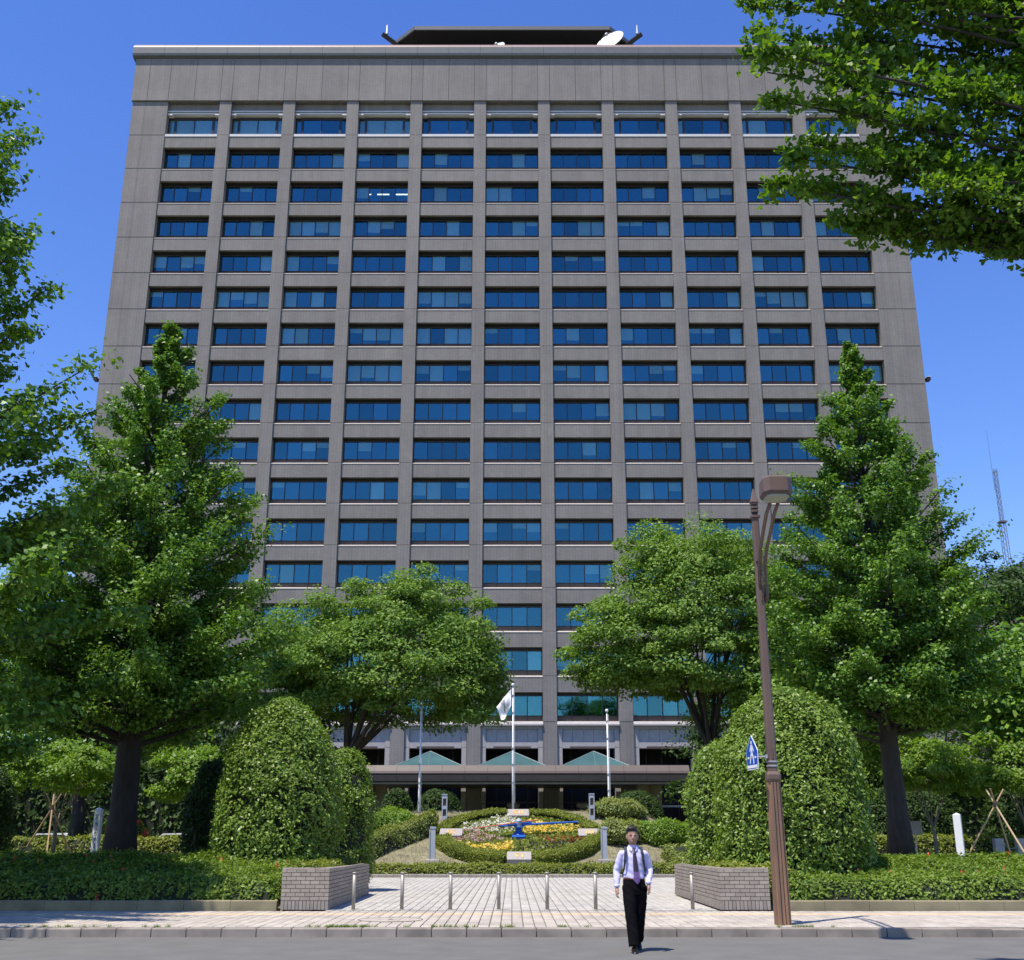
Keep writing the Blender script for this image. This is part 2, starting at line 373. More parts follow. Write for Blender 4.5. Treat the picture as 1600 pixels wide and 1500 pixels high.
mh = tag(thing('manhole_cover', 'round paver-filled manhole cover set in the pink sidewalk', 'manhole cover', (-2.29, 22.6, .15)))
MB().loft([((0, 0, -.02), .60, .60), ((0, 0, .004), .60, .60)], 40).build('cover_plate', M['paver_pink'], mh)
ring = MB()
for k in range(40):
    a, b = 2 * math.pi * k / 40, 2 * math.pi * (k + 1) / 40
    vs = [(r * math.cos(t), r * math.sin(t), z) for z in (-.02, .007) for t in (a, b) for r in (.592, .61)]
    ring.add(vs, [(0, 2, 3, 1), (4, 5, 7, 6), (0, 1, 5, 4), (2, 6, 7, 3), (0, 4, 6, 2), (1, 3, 7, 5)])
ring.build('rim', M['bronze'], mh)
for ix in range(-3, 3):
    for iy in range(-2, 2):
        if max((ix + a) ** 2 * .0361 + ((iy + b) * .26) ** 2 for a in (0, 1) for b in (0, 1)) < .36:
            MB().cbox(ix * .19 + .008, ix * .19 + .182, iy * .26 + .008, iy * .26 + .252, -.02, .009, .003).build('inset_paver', M['paver_pink'], mh)
MB().box(-.05, .05, -.03, .03, .009, .012).build('key_slot', M['bronze'], mh)

pl = thing('plaza', None, None, (0, 0, 0), kind='structure')
MB().box(-4.2, 4.7, 25.585, 32.6, -.2, .128).build('bedding', M['mortar'], pl)
MB().box(-9.3, 9.8, 32.602, 47.0, -.2, .128).build('bedding', M['mortar'], pl)
rowsP = [25.6 + tl * i for i in range(54)]; cells = []
for y in rowsP:
    if y + tl > 46.9: continue
    a, b = (-4.0, 4.6) if y + tl < 32.6 else (-9.2, 9.8)
    cells += pavers('p', pl, a, b, [y], tw, tl, 0, None, 0, 0)
lay('plaza_paver', cells, tw, tl, .15, M['paver_grey'], pl, 300, lambda x, y: -3.9 < x < 4.5)
# edging at the far end of the plaza
ed = thing('edging', None, None, (0, 47.1, 0), kind='structure')
eme = MB().cbox(-.145, .145, -.09, .09, 0, .27, .012).mesh('edging_stone')
for i in range(-46, 47): obj('edging_stone', eme, M['concrete'], ed, (i * .30 + .25, 0, 0))
# low planter kerbs at the back of the sidewalk
for (a, b, lab) in ((-24.0, -5.05, 'low mossy concrete planter kerb below the left azalea hedge'), (5.75, 24.0, 'low mossy concrete planter kerb below the right azalea hedge')):
    t = thing('planter_kerb', lab, 'kerb', ((a + b) / 2, 25.72, .1), group='low planter kerbs along the sidewalk')
    n = int((b - a) / .95); L = (b - a) / n; me = MB().cbox(-L / 2 + .004, L / 2 - .004, -.09, .09, 0, .24, .015).mesh('kerb_block')
    for i in range(n): obj('kerb_block', me, M['concrete_mossy'], t, (a + L * (i + .5) - (a + b) / 2, rnd.uniform(-.003, .003), rnd.uniform(-.003, .003)))
# grass tufts in joints
def tufts(name, pts, h, spread, n, mat_, seed, label, cat):
    rs = np.random.RandomState(seed); P = np.repeat(np.array(pts, float), n, 0); P[:, :2] += rs.normal(0, spread, (len(P), 2))
    d = rs.normal(0, .5, (len(P), 3)); d[:, 2] = 1; hh = h * rs.uniform(.4, 1.1, (len(P), 1)); s = rs.normal(0, 1, (len(P), 3)); s[:, 2] = 0; s = s / np.linalg.norm(s, axis=1, keepdims=True) * .006
    V = np.stack([P - s, P + s, P + d * hh], 1)
    return tag(obj(name, npmesh(name, V.reshape(-1, 3), 3), mat_), label, cat, kind='stuff')
pts = [(rnd.gauss(c, w_), 20.86, .14) for c, w_, n in ((-2.9, .35, 26), (-1.3, .3, 12), (1.1, .15, 4), (-.2, .15, 4), (-6.5, .5, 6), (5.1, .3, 8), (-8.0, .3, 8)) for _ in range(n)]
tufts('weeds', pts, .06, .03, 22, M['azalea'], 5, 'thin weeds growing in the joint behind the kerb stones', 'weeds')

rs = np.random.RandomState(12); bx_ = rs.uniform(-9, 9.6, 9000); by_ = rs.uniform(48, 58, 9000); k_ = (bx_ - .3) ** 2 + ((by_ - 53) / .95) ** 2 > 3.9 ** 2
bx_, by_ = bx_[k_], by_[k_]; tufts('bank_grass', np.stack([bx_, by_, H(bx_, by_) + .02], 1), .11, .12, 7, M['dry'], 13, 'dry short grass growing on the bank around the flower clock', 'grass')
# ------------------------------------------------------------------ brick planter walls
def brickwall(sgn, x_in, x_out, y0, y1, ztop0, ztop1, label):
    """L shaped: front face along the sidewalk, long face along the plaza"""
    t = thing('brick_wall', label, 'wall', ((x_in + x_out) / 2, y0, .15), group='brick retaining walls beside the plaza')
    ox, oy, oz = (x_in + x_out) / 2, y0, .15
    xa, xb = min(x_in, x_out), max(x_in, x_out)
    core = MB().box(xa - ox + .012, xb - ox - .012, .012, .40, 0, ztop0 - oz - .012)
    xi = x_in - ox
    core.box(min(xi + sgn * .012, xi + sgn * .38), max(xi + sgn * .012, xi + sgn * .38), .39, y1 - y0, 0, ztop1 - oz - .012)
    core.build('wall_core', M['brick_joint'], t)
    H0 = ztop0 - oz; sold = .19; ch = .0725
    pm = {}
    def brick(xc, yc, zc, lx, lz, front=True):
        key = (round(lx, 3), round(lz, 3), front)
        if key not in pm:
            b = MB()
            if front: b.box(-lx / 2, lx / 2, -.008, .05, -lz / 2, lz / 2)
            else: b.box(-.008, .05, -lx / 2, lx / 2, -lz / 2, lz / 2)
            if not front and sgn < 0: b.v = [(-p[0], p[1], p[2]) for p in b.v]; b.f = [f[::-1] for f in b.f]
            pm[key] = b.mesh('brick')
        return obj('brick', pm[key], M['brick'], t, (xc, yc, zc))
    W = xb - xa; n = int(round(W / .082))
    for i in range(n): brick(xa - ox + (i + .5) * W / n, rnd.uniform(-.002, .002), sold / 2, W / n - .012, sold - .012)
    nc = int((H0 - sold) / ch)
    chh = (H0 - sold) / nc
    for c in range(nc):
        z = sold + chh * (c + .5); nn = round(W / .215); bw = W / nn; x = xa - ox - (c % 2) * bw / 2
        last = c == nc - 1
        while x < xb - ox - .01:
            a, b = max(x, xa - ox), min(x + bw, xb - ox)
            if b - a > .04 : brick((a + b) / 2, rnd.uniform(-.002, .002), z, b - a - .010, chh - .010)
            x += bw
    # long side, joined as stuff
    b = MB(); L = y1 - y0; drop = (ztop0 - ztop1)
    s_ = -1 if sgn > 0 else 1
    for c in range(nc):
        zf = sold + chh * (c + .5); y = .008 - (c % 2) * .11
        while y < L:
            a, e = max(y, .008), min(y + .22, L)
            zz = zf
            if zz + chh / 2 < H0 - drop * (a / L) + .05:
                b.box(min(xi - sgn * .008, xi + sgn * .05), max(xi - sgn * .008, xi + sgn * .05), a + .006, e - .006, zz - chh / 2 + .006, zz + chh / 2 - .006)
            y += .22
    y = .008
    while y < L:
        b.box(min(xi - sgn * .008, xi + sgn * .05), max(xi - sgn * .008, xi + sgn * .05), y + .006, y + .076, .006, sold - .006); y += .082
    # coping bricks along the top
    y = .41
    while y < L - .05:
        zt = H0 - drop * (y / L)
        b.box(min(xi, xi + sgn * .21), max(xi, xi + sgn * .21), y + .004, y + .10, zt - .03, zt + .012); y += .108
    b.build('side_bricks', M['brick'], t)['kind'] = 'stuff'
    cb = MB(); x = xa - ox
    n = int(W / .108); 
    for i in range(n):
        q = MB().cbox(xa - ox + i * W / n + .004, xa - ox + (i + 1) * W / n - .004, -.008, .21, H0 - .018, H0 + .014, .005); q.build('coping_brick', M['brick'], t)
brickwall(-1, -3.94, -4.97, 25.62, 32.6, .99, .93, 'brown brick planter wall left of the bollards with a leafy dome above')
brickwall(1, 4.48, 5.55, 25.62, 32.6, .99, .93, 'brown brick planter wall right of the bollards beside the lamp post')

# ------------------------------------------------------------------ bollards
def bollard():
    t = thing('bollard', 'x', 'bollard', (0, 0, .15), group='row of steel bollards across the plaza entrance')
    MB().loft([((0, 0, 0), .040, .040), ((0, 0, .735), .040, .040)], 20).build('post', M['steel'], t, True)
    MB().loft([((0, 0, .735), .046, .046), ((0, 0, .738), .050, .050), ((0, 0, .755), .050, .050), ((0, 0, .765), .04, .04), ((0, 0, .770), .02, .02)], 20).build('cap', M['steel'], t, True)
    MB().loft([((0, 0, 0), .075, .075), ((0, 0, .008), .072, .072)], 24).build('base_plate', M['steel'], t)
    return t
labs = ['steel bollard nearest the left brick wall', 'second steel bollard from the left brick wall', 'third steel bollard from the left brick wall', 'steel bollard just left of the white flagpole line',
        'steel bollard just right of the clock centre, fourth from the right brick wall', 'steel bollard next on the left of the walking man', 'steel bollard hidden behind the walking man', 'steel bollard nearest the right brick wall']
for i, l_ in enumerate(labs):
    b = bollard() if i == 0 else copy_tree(first)
    if i == 0: first = b
    b.location = (-3.42 + i * 1.045, 25.75, .15); b['label'] = l_

# ------------------------------------------------------------------ leaves
def orth(d, rs):
    r = rs.normal(0, 1, d.shape); s = np.cross(d, r); return s / (np.linalg.norm(s, axis=1, keepdims=True) + 1e-9)
def leafverts(P, N, size, rs, shape='kite', bias=.8, wid=.6):
    """P leaf bases, N preferred blade normals"""
    n = N * bias + rs.normal(0, .55, N.shape); n /= np.linalg.norm(n, axis=1, keepdims=True) + 1e-9
    t = orth(n, rs); s = np.cross(n, t); L = size * rs.uniform(.7, 1.25, (len(P), 1))
    if shape == 'kite': return np.stack([P, P + t * L * .5 + s * L * wid * .5, P + t * L, P + t * L * .5 - s * L * wid * .5], 1).reshape(-1, 3), 4
    if shape == 'fan': return np.stack([P, P + t * L * .75 + s * L * .62, P + t * L + n * L * .12, P + t * L * .75 - s * L * .62], 1).reshape(-1, 3), 4
    if shape == 'ginkgo':
        k = [(0, 0), (.55, .74), (.36, 1.0), (0, .82), (-.36, 1.0), (-.55, .74)]
        return np.stack([P + s * L * a + t * L * b + n * L * .25 * a * a for a, b in k], 1).reshape(-1, 3), 6
def crown(name, P, N, size, mat_, parent, seed, **kw):
    rs = np.random.RandomState(seed); V, k = leafverts(P, N, size, rs, **kw)
    return obj(name, npmesh(name, V, k), mat_, parent)

def ginkgo(label, x, y, z0, top, zlow, prof, nbr, nleaf, lsize, seed, tr=.4, group=None, dens=1., trunkmat=None):
    """prof: list of (z above ground, radius)"""
    rs = np.random.RandomState(seed); t = thing('ginkgo_tree', label, 'tree', (x, y, z0), group=group)
    pz, pr = zip(*prof); Rz = lambda z: float(np.interp(z, pz, pr))
    tb = MB(); h = top
    tp = [(.05 * math.sin(i * 1.3 + seed) * (i > 1), .05 * math.cos(i * 1.7 + seed) * (i > 1), -.3 + (h + .1) * i / 10) for i in range(11)]
    tb.tube(tp, [tr * (1.35 if i == 0 else 1 - .95 * i / 10) for i in range(11)], 14)
    tufP = []; tufS = []; 
    for i in range(nbr):
        f = (i + rs.uniform(0, 1)) / nbr; zt = zlow + (h - zlow) * f ** 1.05
        r = Rz(zt) * rs.uniform(.74, 1.12) * (.9 if i % 3 == 0 else 1.0)
        el = R(16 + 34 * f + rs.uniform(-8, 8)); az = i * 2.39996 + rs.uniform(-.35, .35)
        d = np.array([math.cos(az), math.sin(az), 0.]); zb = max(zlow * .72, zt - r * math.tan(el))
        p0 = np.array([0, 0, zb]); p2 = np.array([d[0] * r, d[1] * r, zt]); p1 = (p0 + p2) / 2 + np.array([0, 0, -.05 * r + rs.uniform(-.1, .1)])
        q = [(1 - s) ** 2 * p0 + 2 * s * (1 - s) * p1 + s * s * p2 for s in np.linspace(0, 1, 5)]
        tb.tube(q, [tr * .17 * (1 - .6 * f) * (1 - .9 * s) + .010 for s in np.linspace(0, 1, 5)], 5, False)
        L = np.linalg.norm(p2 - p0); nt_ = max(2, int((1.2 + r * 1.25) * dens * (1.35 if f < .35 else 1)))
        for j in range(nt_):
            s = 1 - .80 * (j + rs.uniform(0, .9)) / nt_ if r > .8 else rs.uniform(.3, 1)
            b0 = (1 - s) ** 2 * p0 + 2 * s * (1 - s) * p1 + s * s * p2
            sd_ = np.cross(d, [0, 0, 1]) * rs.choice([-1, 1]); sp = (1.05 - s) * min(r, 3.5) * rs.uniform(.15, .62)
            e = b0 + sd_ * sp + d * sp * .45 + np.array([0, 0, rs.uniform(0, .3) * sp])
            if sp > .35: tb.tube([b0, e], [.02, .006], 3, False)
            tufP.append(e); tufS.append((d, rs.uniform(.65, 1.2) * min(1, .32 + r * .22), el))
    for j in range(16):   # leader
        tufP.append(np.array([rs.normal(0, .08), rs.normal(0, .08), h - j * .12])); tufS.append((np.array([1., 0, 0]), .16 + j * .022, .9))
    T = np.array(tufP); n = max(1, nleaf // len(T)); P = np.repeat(T, n, 0)
    D = np.repeat(np.array([q[0] * math.cos(q[2]) + np.array([0, 0, math.sin(q[2])]) for q in tufS]), n, 0); S = np.repeat(np.array([q[1] for q in tufS]), n)[:, None]
    u = rs.normal(0, 1, P.shape); u /= np.linalg.norm(u, axis=1, keepdims=True); u *= rs.uniform(.1, 1, (len(P), 1)) ** .6
    off = u * np.array([.44, .44, .25]) * S + D * rs.normal(0, .26, (len(P), 1)) * S + rs.normal(0, .03, P.shape)
    P2 = P + off
    out = P2.copy(); out[:, 2] = 0; out /= np.linalg.norm(out, axis=1, keepdims=True) + .3
    N = u * np.array([.6, .6, .9]) + out * .3 + np.array([0, 0, .85])
    tb.build('trunk', trunkmat or M['bark'], t, True)
    crown('crown', P2, N, lsize, M['ginkgo'], t, seed + 1, shape='fan', bias=1.0)
    return t

def zelkova(label, x, y, z0, cz, rx, ry, rz, nclump, nleaf, lsize, seed, tr=.35, forkz=2.6, mat_=None, name='zelkova_tree', lean=(0, 0), shape_pow=1., group=None, trunkmat=None, flat=.34, limbs=9, csize=1.0, low=-.35):
    rs = np.random.RandomState(seed); t = thing(name, label, 'tree', (x, y, z0), group=group)
    tb = MB(); tb.tube([(0, 0, -.3), (.03, 0, forkz * .5), (.0, .03, forkz)], [tr * 1.3, tr, tr * .85], 12)
    C = np.array([lean[0], lean[1], cz]); cl = []
    while len(cl) < nclump:
        d = rs.normal(0, 1, 3); d /= np.linalg.norm(d)
        if d[2] < low: continue
        k = rs.uniform(.38, 1.0) ** .5
        wob = 1 + .13 * math.sin(3 * math.atan2(d[1], d[0]) + seed) + .10 * math.sin(5 * d[2] + seed * 2 + 2 * d[0])
        cl.append(C + d * np.array([rx, ry, rz]) * k * wob)
    cl = np.array(cl)
    tips = [cl[i] for i in rs.choice(len(cl), min(limbs * 3, len(cl)), False)]
    mains = []
    for i in range(limbs):
        az = i * 2 * math.pi / limbs + rs.uniform(-.3, .3); rr = rs.uniform(.25, .6)
        e = C + np.array([math.cos(az) * rx * rr, math.sin(az) * ry * rr, rs.uniform(-.1, .4) * rz]); s0 = np.array([0, 0, forkz - .15])
        mid = s0 * .55 + e * .45 + np.array([0, 0, -.1 * rz]); mains.append((s0, mid, e))
        q = [(1 - s) ** 2 * s0 + 2 * s * (1 - s) * mid + s * s * e for s in np.linspace(0, 1, 6)]
        tb.tube(q, [tr * .5 * (1 - .82 * s) for s in np.linspace(0, 1, 6)], 7, False)
    for e in tips:
        s0, mid, me_ = min(mains, key=lambda m: np.linalg.norm(m[2] - e)); s = rs.uniform(.35, .95)
        b0 = (1 - s) ** 2 * s0 + 2 * s * (1 - s) * mid + s * s * me_; md = (b0 + e) / 2 + np.array([0, 0, .1])
        tb.tube([b0, md, e], [tr * .16, tr * .09, .012], 4, False)
    n = max(4, nleaf // len(cl)); P = np.repeat(cl, n, 0)
    sz = np.repeat(rs.uniform(.5, 1.15, len(cl)), n)[:, None] * csize
    u = rs.normal(0, 1, P.shape); u /= np.linalg.norm(u, axis=1, keepdims=True); u *= rs.uniform(.25, 1, (len(P), 1)) ** .5
    off = u * sz * np.array([1, 1, flat])
    rr2 = (off[:, 0] ** 2 + off[:, 1] ** 2)[:, None]; off[:, 2:3] -= .22 * rr2     # drooping sprays
    dirc = P - C; dirc[:, 2] *= .3; dirc /= np.linalg.norm(dirc, axis=1, keepdims=True) + 1e-6
    N = u * np.array([.6, .6, 1]) * .6 + dirc * .3 + np.array([0, 0, .75])
    tb.build('trunk', trunkmat or M['bark'], t, True)
    crown('crown', P + off, N, lsize, mat_ or M['zelkova'], t, seed + 1, shape='kite', wid=.62, bias=1.05)
    return t

def shell(surf, n, seed, tuft, spread, lsize, mat_, parent, name='foliage', shape='kite', up=.35, thick=.1, bias=.9, wid=.5):
    """surf(rs,n)->(P,N)"""
    rs = np.random.RandomState(seed); P, N = surf(rs, n); P = np.repeat(P, tuft, 0); N = np.repeat(N, tuft, 0)
    P = P + rs.normal(0, spread, P.shape) - N * rs.uniform(0, thick, (len(P), 1))
    return crown(name, P, N + np.array([0, 0, up]), lsize, mat_, parent, seed + 1, shape=shape, bias=bias, wid=wid)
def bumpy(P, a=.08, f=2.2, ph=0):
    return a * (np.sin(P[:, 0] * f + ph) * np.sin(P[:, 1] * f * 1.1 + ph * 2) + .6 * np.sin(P[:, 2] * f * 1.5 + P[:, 0] * f * .8 + ph) + .5 * np.sin(P[:, 0] * f * 2.7 + P[:, 2] * f * 2.2 + ph))
def dome(label, x, y, z0, rx, ry, h, n, seed, lsize=.11, mat_=None, zc=.38, pw=2.6, name='clipped_shrub', group=None, cat='shrub', core=.82, bumpa=.09, tuft=7):
    t = thing(name, label, cat, (x, y, z0), group=group)
    def rad(z):   # z in 0..h -> scale of radius
        c = h * zc; q = np.where(z > c, (z - c) / (h - c), (c - z) / c * .62); return np.clip(1 - np.abs(q) ** pw, 0, 1) ** (1 / pw)
    def surf(rs, n):
        zz = h * rs.uniform(0, 1, n * 2); k = rs.uniform(0, 1, n * 2) < (.35 + .65 * rad(zz)); zz = zz[k][:int(n * .72)]
        # extra top samples
        a = rs.uniform(0, 2 * np.pi, len(zz)); r = rad(zz)
        P = np.stack([np.cos(a) * rx * r, np.sin(a) * ry * r, zz], 1)
        m = n - len(zz); q = np.sqrt(rs.uniform(0, 1, m)) * .97; a2 = rs.uniform(0, 2 * np.pi, m); c = h * zc
        zt = c + (h - c) * (1 - q ** pw) ** (1 / pw); P2 = np.stack([np.cos(a2) * rx * q, np.sin(a2) * ry * q, zt], 1)
        P = np.concatenate([P, P2]); C = np.array([0, 0, c]); N = (P - C) / np.array([rx, ry, h - c]) ** 2; N /= np.linalg.norm(N, axis=1, keepdims=True) + 1e-6
        P = P + N * bumpy(P, bumpa, 2.0, seed)[:, None]
        return P, N
    shell(surf, n, seed, tuft + 1, .05, lsize * .85, mat_ or M['camphor'], t, up=.6, thick=.16, bias=.85)
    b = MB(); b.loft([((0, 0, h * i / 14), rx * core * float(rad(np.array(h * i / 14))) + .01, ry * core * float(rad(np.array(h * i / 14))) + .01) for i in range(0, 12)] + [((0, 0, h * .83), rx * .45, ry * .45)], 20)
    b.build('branches', M['core'], t, True)  # closed hull for the branch mass, coloured dark in place of shade
    return t
def hedge(name, label, cat, fn, x0, x1, y0, y1, n, seed, lsize, mat_, base=None, group=None, tuft=5, fl=None, skirt=True, bank=0):
    """fn(x,y) -> top height above base; zero at the outside. Leaves over the top and the steep sides."""
    base = base or H; t = thing(name, label, cat, ((x0 + x1) / 2, (y0 + y1) / 2, float(base((x0 + x1) / 2, (y0 + y1) / 2))), group=group)
    ox, oy, oz = t.location
    def surf(rs, n):
        X = rs.uniform(x0, x1, n); Y = rs.uniform(y0, y1, n); h = fn(X, Y); b = base(X, Y)
        e = .03; gx = (fn(X + e, Y) - fn(X - e, Y)) / (2 * e); gy = (fn(X, Y + e) - fn(X, Y - e)) / (2 * e)
        N = np.stack([-gx, -gy, np.ones_like(gx)], 1); ln = np.linalg.norm(N, axis=1); 
        k = (h > .03)
        X, Y, h, b, N, ln = X[k], Y[k], h[k], b[k], N[k], ln[k]
        # resample steep parts more
        rep = np.clip((ln * 1.7).astype(int), 1, 12); idx = np.repeat(np.arange(len(X)), rep)
        X, Y, b, N, ln = X[idx], Y[idx], b[idx], N[idx], ln[idx]; X = X + rs.uniform(-.02, .02, len(X)); Y = Y + rs.uniform(-.05, .05, len(Y)); hh = np.clip(fn(X, Y), 0, 9)
        N = N / ln[:, None]
        if len(X) > n: q_ = rs.choice(len(X), n, False); X, Y, b, hh, N = X[q_], Y[q_], b[q_], hh[q_], N[q_]
        P = np.stack([X - ox, Y - oy, b + hh - oz], 1); P += N * bumpy(P, .035, 3.3, seed)[:, None]
        return P, N
    shell(surf, n, seed, tuft, .035, lsize, mat_, t, up=.5, thick=.10)
    nx, ny = max(8, int((x1 - x0) / .15)), max(8, int((y1 - y0) / .1)); nx, ny = min(nx, 220), min(ny, 90)
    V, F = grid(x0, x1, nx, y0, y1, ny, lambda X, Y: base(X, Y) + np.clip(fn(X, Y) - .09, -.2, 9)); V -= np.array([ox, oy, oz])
    obj('branches', npmesh('branches', V, 4, F, True), M['core'], t)  # filler sheet below the leaves, its dark colour stands for inner shade
    if fl:
        rs = np.random.RandomState(seed + 9); P, N = surf(rs, fl[1]); P = P[rs.choice(len(P), min(fl[1], len(P)), False)]
        P = np.repeat(P, 5, 0); P += rs.normal(0, .02, P.shape)
        crown('blossoms', P + np.array([0, -.03, .03]), np.tile([0, -.6, .7], (len(P), 1)), .05, fl[0], t, seed + 3, shape='fan')
    return t
def edge(d, w_): return np.clip(1 - (1 - np.clip(d / w_, 0, 1)) ** 2.5, 0, 1)   # rounded shoulder

# ------------------------------------------------------------------ government building
BY = 100.; BW = 6.69; SILL0 = 11.4; FH = 4.0; NF = 16; OPW = 5.46; HW = 39.9
bld = thing('office_building', 'tall grey-brown tiled government office tower with a grid of blue windows', 'building', (0, BY, 0))
def B(mb, name, m, parent=bld, loc=(0, 0, 0)): return mb.build(name, m, parent, loc=loc)
XC = [(k - 5) * BW for k in range(11)]
PX = [(k - 4.5) * BW for k in range(10)]; PWID = BW - OPW
# masses behind the skin
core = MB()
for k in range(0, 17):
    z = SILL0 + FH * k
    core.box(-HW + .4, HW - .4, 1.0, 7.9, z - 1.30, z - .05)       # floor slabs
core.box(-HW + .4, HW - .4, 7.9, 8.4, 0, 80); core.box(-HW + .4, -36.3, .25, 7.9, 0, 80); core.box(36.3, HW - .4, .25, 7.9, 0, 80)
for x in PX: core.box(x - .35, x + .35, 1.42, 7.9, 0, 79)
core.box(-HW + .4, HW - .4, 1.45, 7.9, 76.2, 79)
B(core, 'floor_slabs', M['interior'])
jc = MB()
for x in PX: jc.box(x - PWID / 2 + .03, x + PWID / 2 - .03, -.10, 1.40, 0, 75.4)
for s in (-1, 1):
    a, b = sorted((s * 36.22, s * (HW - .03))); jc.box(a, b, -.07, 1.0, 0, 75.4)
jc.box(-HW + .05, HW - .05, -.22, 1.40, 75.56, 80.7)
B(jc, 'joint_backing', M['joint'])
sd = MB()
for s in (-1, 1):
    a, b = sorted((s * (HW - .4), s * (HW - .02))); sd.box(a, b, 1.0, 40, 0, 80.6)
sd.box(-HW + .02, HW - .02, 39.5, 40, 0, 80.6); sd.box(-HW + .3, HW - .3, .5, 39.5, 80.2, 80.55)
B(sd, 'side_and_rear_walls', M['tile'])
levels = [SILL0 + FH * k for k in range(NF)] + [75.53]
pp = MB().box(-PWID / 2, PWID / 2, -.15, 1.42, .02, FH - .02).mesh('pillar_panel')
ppt = MB().box(-PWID / 2, PWID / 2, -.15, 1.42, .02, 75.53 - levels[15] - .02).mesh('pillar_panel')
ppb = MB().box(-PWID / 2, PWID / 2, -.15, 1.42, .0, 5.66).mesh('pillar_panel')
for x in PX:
    for k in range(NF): obj('pillar_panel', pp if k < 15 else ppt, M['tile'], bld, (x, 0, levels[k]))
    for z in (0, 5.70): obj('pillar_panel', ppb, M['tile'], bld, (x, 0, z))
for s in (-1, 1):
    for (a, b) in ((36.18, 38.55), (38.57, HW)):
        x0, x1 = sorted((s * a, s * b)); m0 = MB().box(x0, x1, -.1, 1.3, .05, FH - .03).mesh('wall_panel'); m1 = MB().box(x0, x1, -.1, 1.3, .05, 4.08).mesh('wall_panel')
        m2 = MB().box(x0, x1, -.1, 1.3, .03, 5.64).mesh('wall_panel')
        for k in range(NF): obj('wall_panel', m0 if k < 15 else m1, M['tile'], bld, (0, 0, levels[k]))
        for z in (0, 5.70): obj('wall_panel', m2, M['tile'], bld, (0, 0, z))
# attic panels
xs = [-HW - .15, -38.4, -XC[10] - OPW / 2]
for x in XC: xs += [x, x + OPW / 2, x + OPW / 2 + PWID]
xs = xs[:-1] + [38.4, HW + .15]
for a, b in zip(xs[:-1], xs[1:]):
    if b - a > .1: B(MB().box(a + .018, b - .018, -.28, 1.3, 75.55, 80.75), 'attic_panel', M['tile'])
# cornice
n = 24; seg = (2 * HW + .9) / n
prof = [(-.85, 80.95), (-.90, 81.2), (-.90, 81.95), (-.75, 82.15), (.2, 82.75), (.9, 82.75), (.9, 80.78), (-.25, 80.78)]
c1 = MB().prism_x([(-.60, 80.95), (-.66, 81.2), (-.66, 81.95), (.9, 81.95), (.9, 80.78), (-.25, 80.78)], .01, seg - .01).mesh('cornice_segment')
c2 = MB().prism_x([(-.66, 81.96), (-.55, 82.2), (-.2, 82.6), (.9, 82.7), (.9, 81.96)], .006, seg - .006).mesh('coping_sheet')
for i in range(n):
    x = -HW - .45 + seg * i
    obj('cornice_segment', c1, M['cornice'], bld, (x, 0, 0)); obj('coping_sheet', c2, M['copper'], bld, (x, 0, 0))
for s in (-1, 1):
    a, b = sorted((s * (HW + .44), s * (HW - .3))); B(MB().box(a, b, .9, 40, 80.8, 82.3), 'cornice_return', M['cornice'])
    a, b = sorted((s * (HW + .16), s * (HW - .1))); B(MB().box(a, b, 1.3, 40, 75.55, 80.75), 'attic_side', M['tile'])
# typical window
def frame_std():
    f = MB(); w2 = OPW / 2
    f.box(-w2, w2, .68, .80, 2.30, 2.57); f.box(-w2, w2, .66, .82, 0.0, .10); f.box(-w2, w2, .66, .80, .56, .61)
    for i in range(5):
        x = -w2 + OPW * i / 4; x = min(max(x, -w2 + .06), w2 - .06); f.box(x - .045, x + .045, .66, .815, .10, .56); f.box(x - .04, x + .04, .66, .815, .61, 2.30)
    return f.mesh('window')
fst = frame_std(); pw_ = OPW / 4 - .09
pane = MB().box(-pw_ / 2 - .01, pw_ / 2 + .01, .73, .745, .60, 2.31).mesh('pane')
lowp = MB().box(-OPW / 2 + .02, OPW / 2 - .02, .73, .75, .09, .57).mesh('lower_panel')
spm = MB().box(-OPW / 2 + .012, OPW / 2 - .012, 0, .95, -1.42, -.10).mesh('spandrel')
slm = MB().prism_x([(-.035, -.10), (-.035, -.05), (.10, .05), (.66, .09), (.66, -.10)], -OPW / 2 + .006, OPW / 2 - .006).mesh('sill')
hdm = MB().box(-OPW / 2 + .012, OPW / 2 - .012, .30, .95, -1.50, -1.424).mesh('soffit_shade')  # dark sheet under the spandrel; soffit shade put into its colour
bl = lambda q: MB().box(-pw_ / 2, pw_ / 2, .765, .77, 2.30 - 1.7 * q, 2.30).mesh('blind')
blind_full = bl(1); blinds = {q: bl(q) for q in (.3, .5, .75)}
tubem = MB().box(-.62, .62, 1.6, 1.72, 2.2, 2.27).mesh('ceiling_light')
wr = random.Random(21)
bright = {(3, 12): 1, (2, 12): .8}
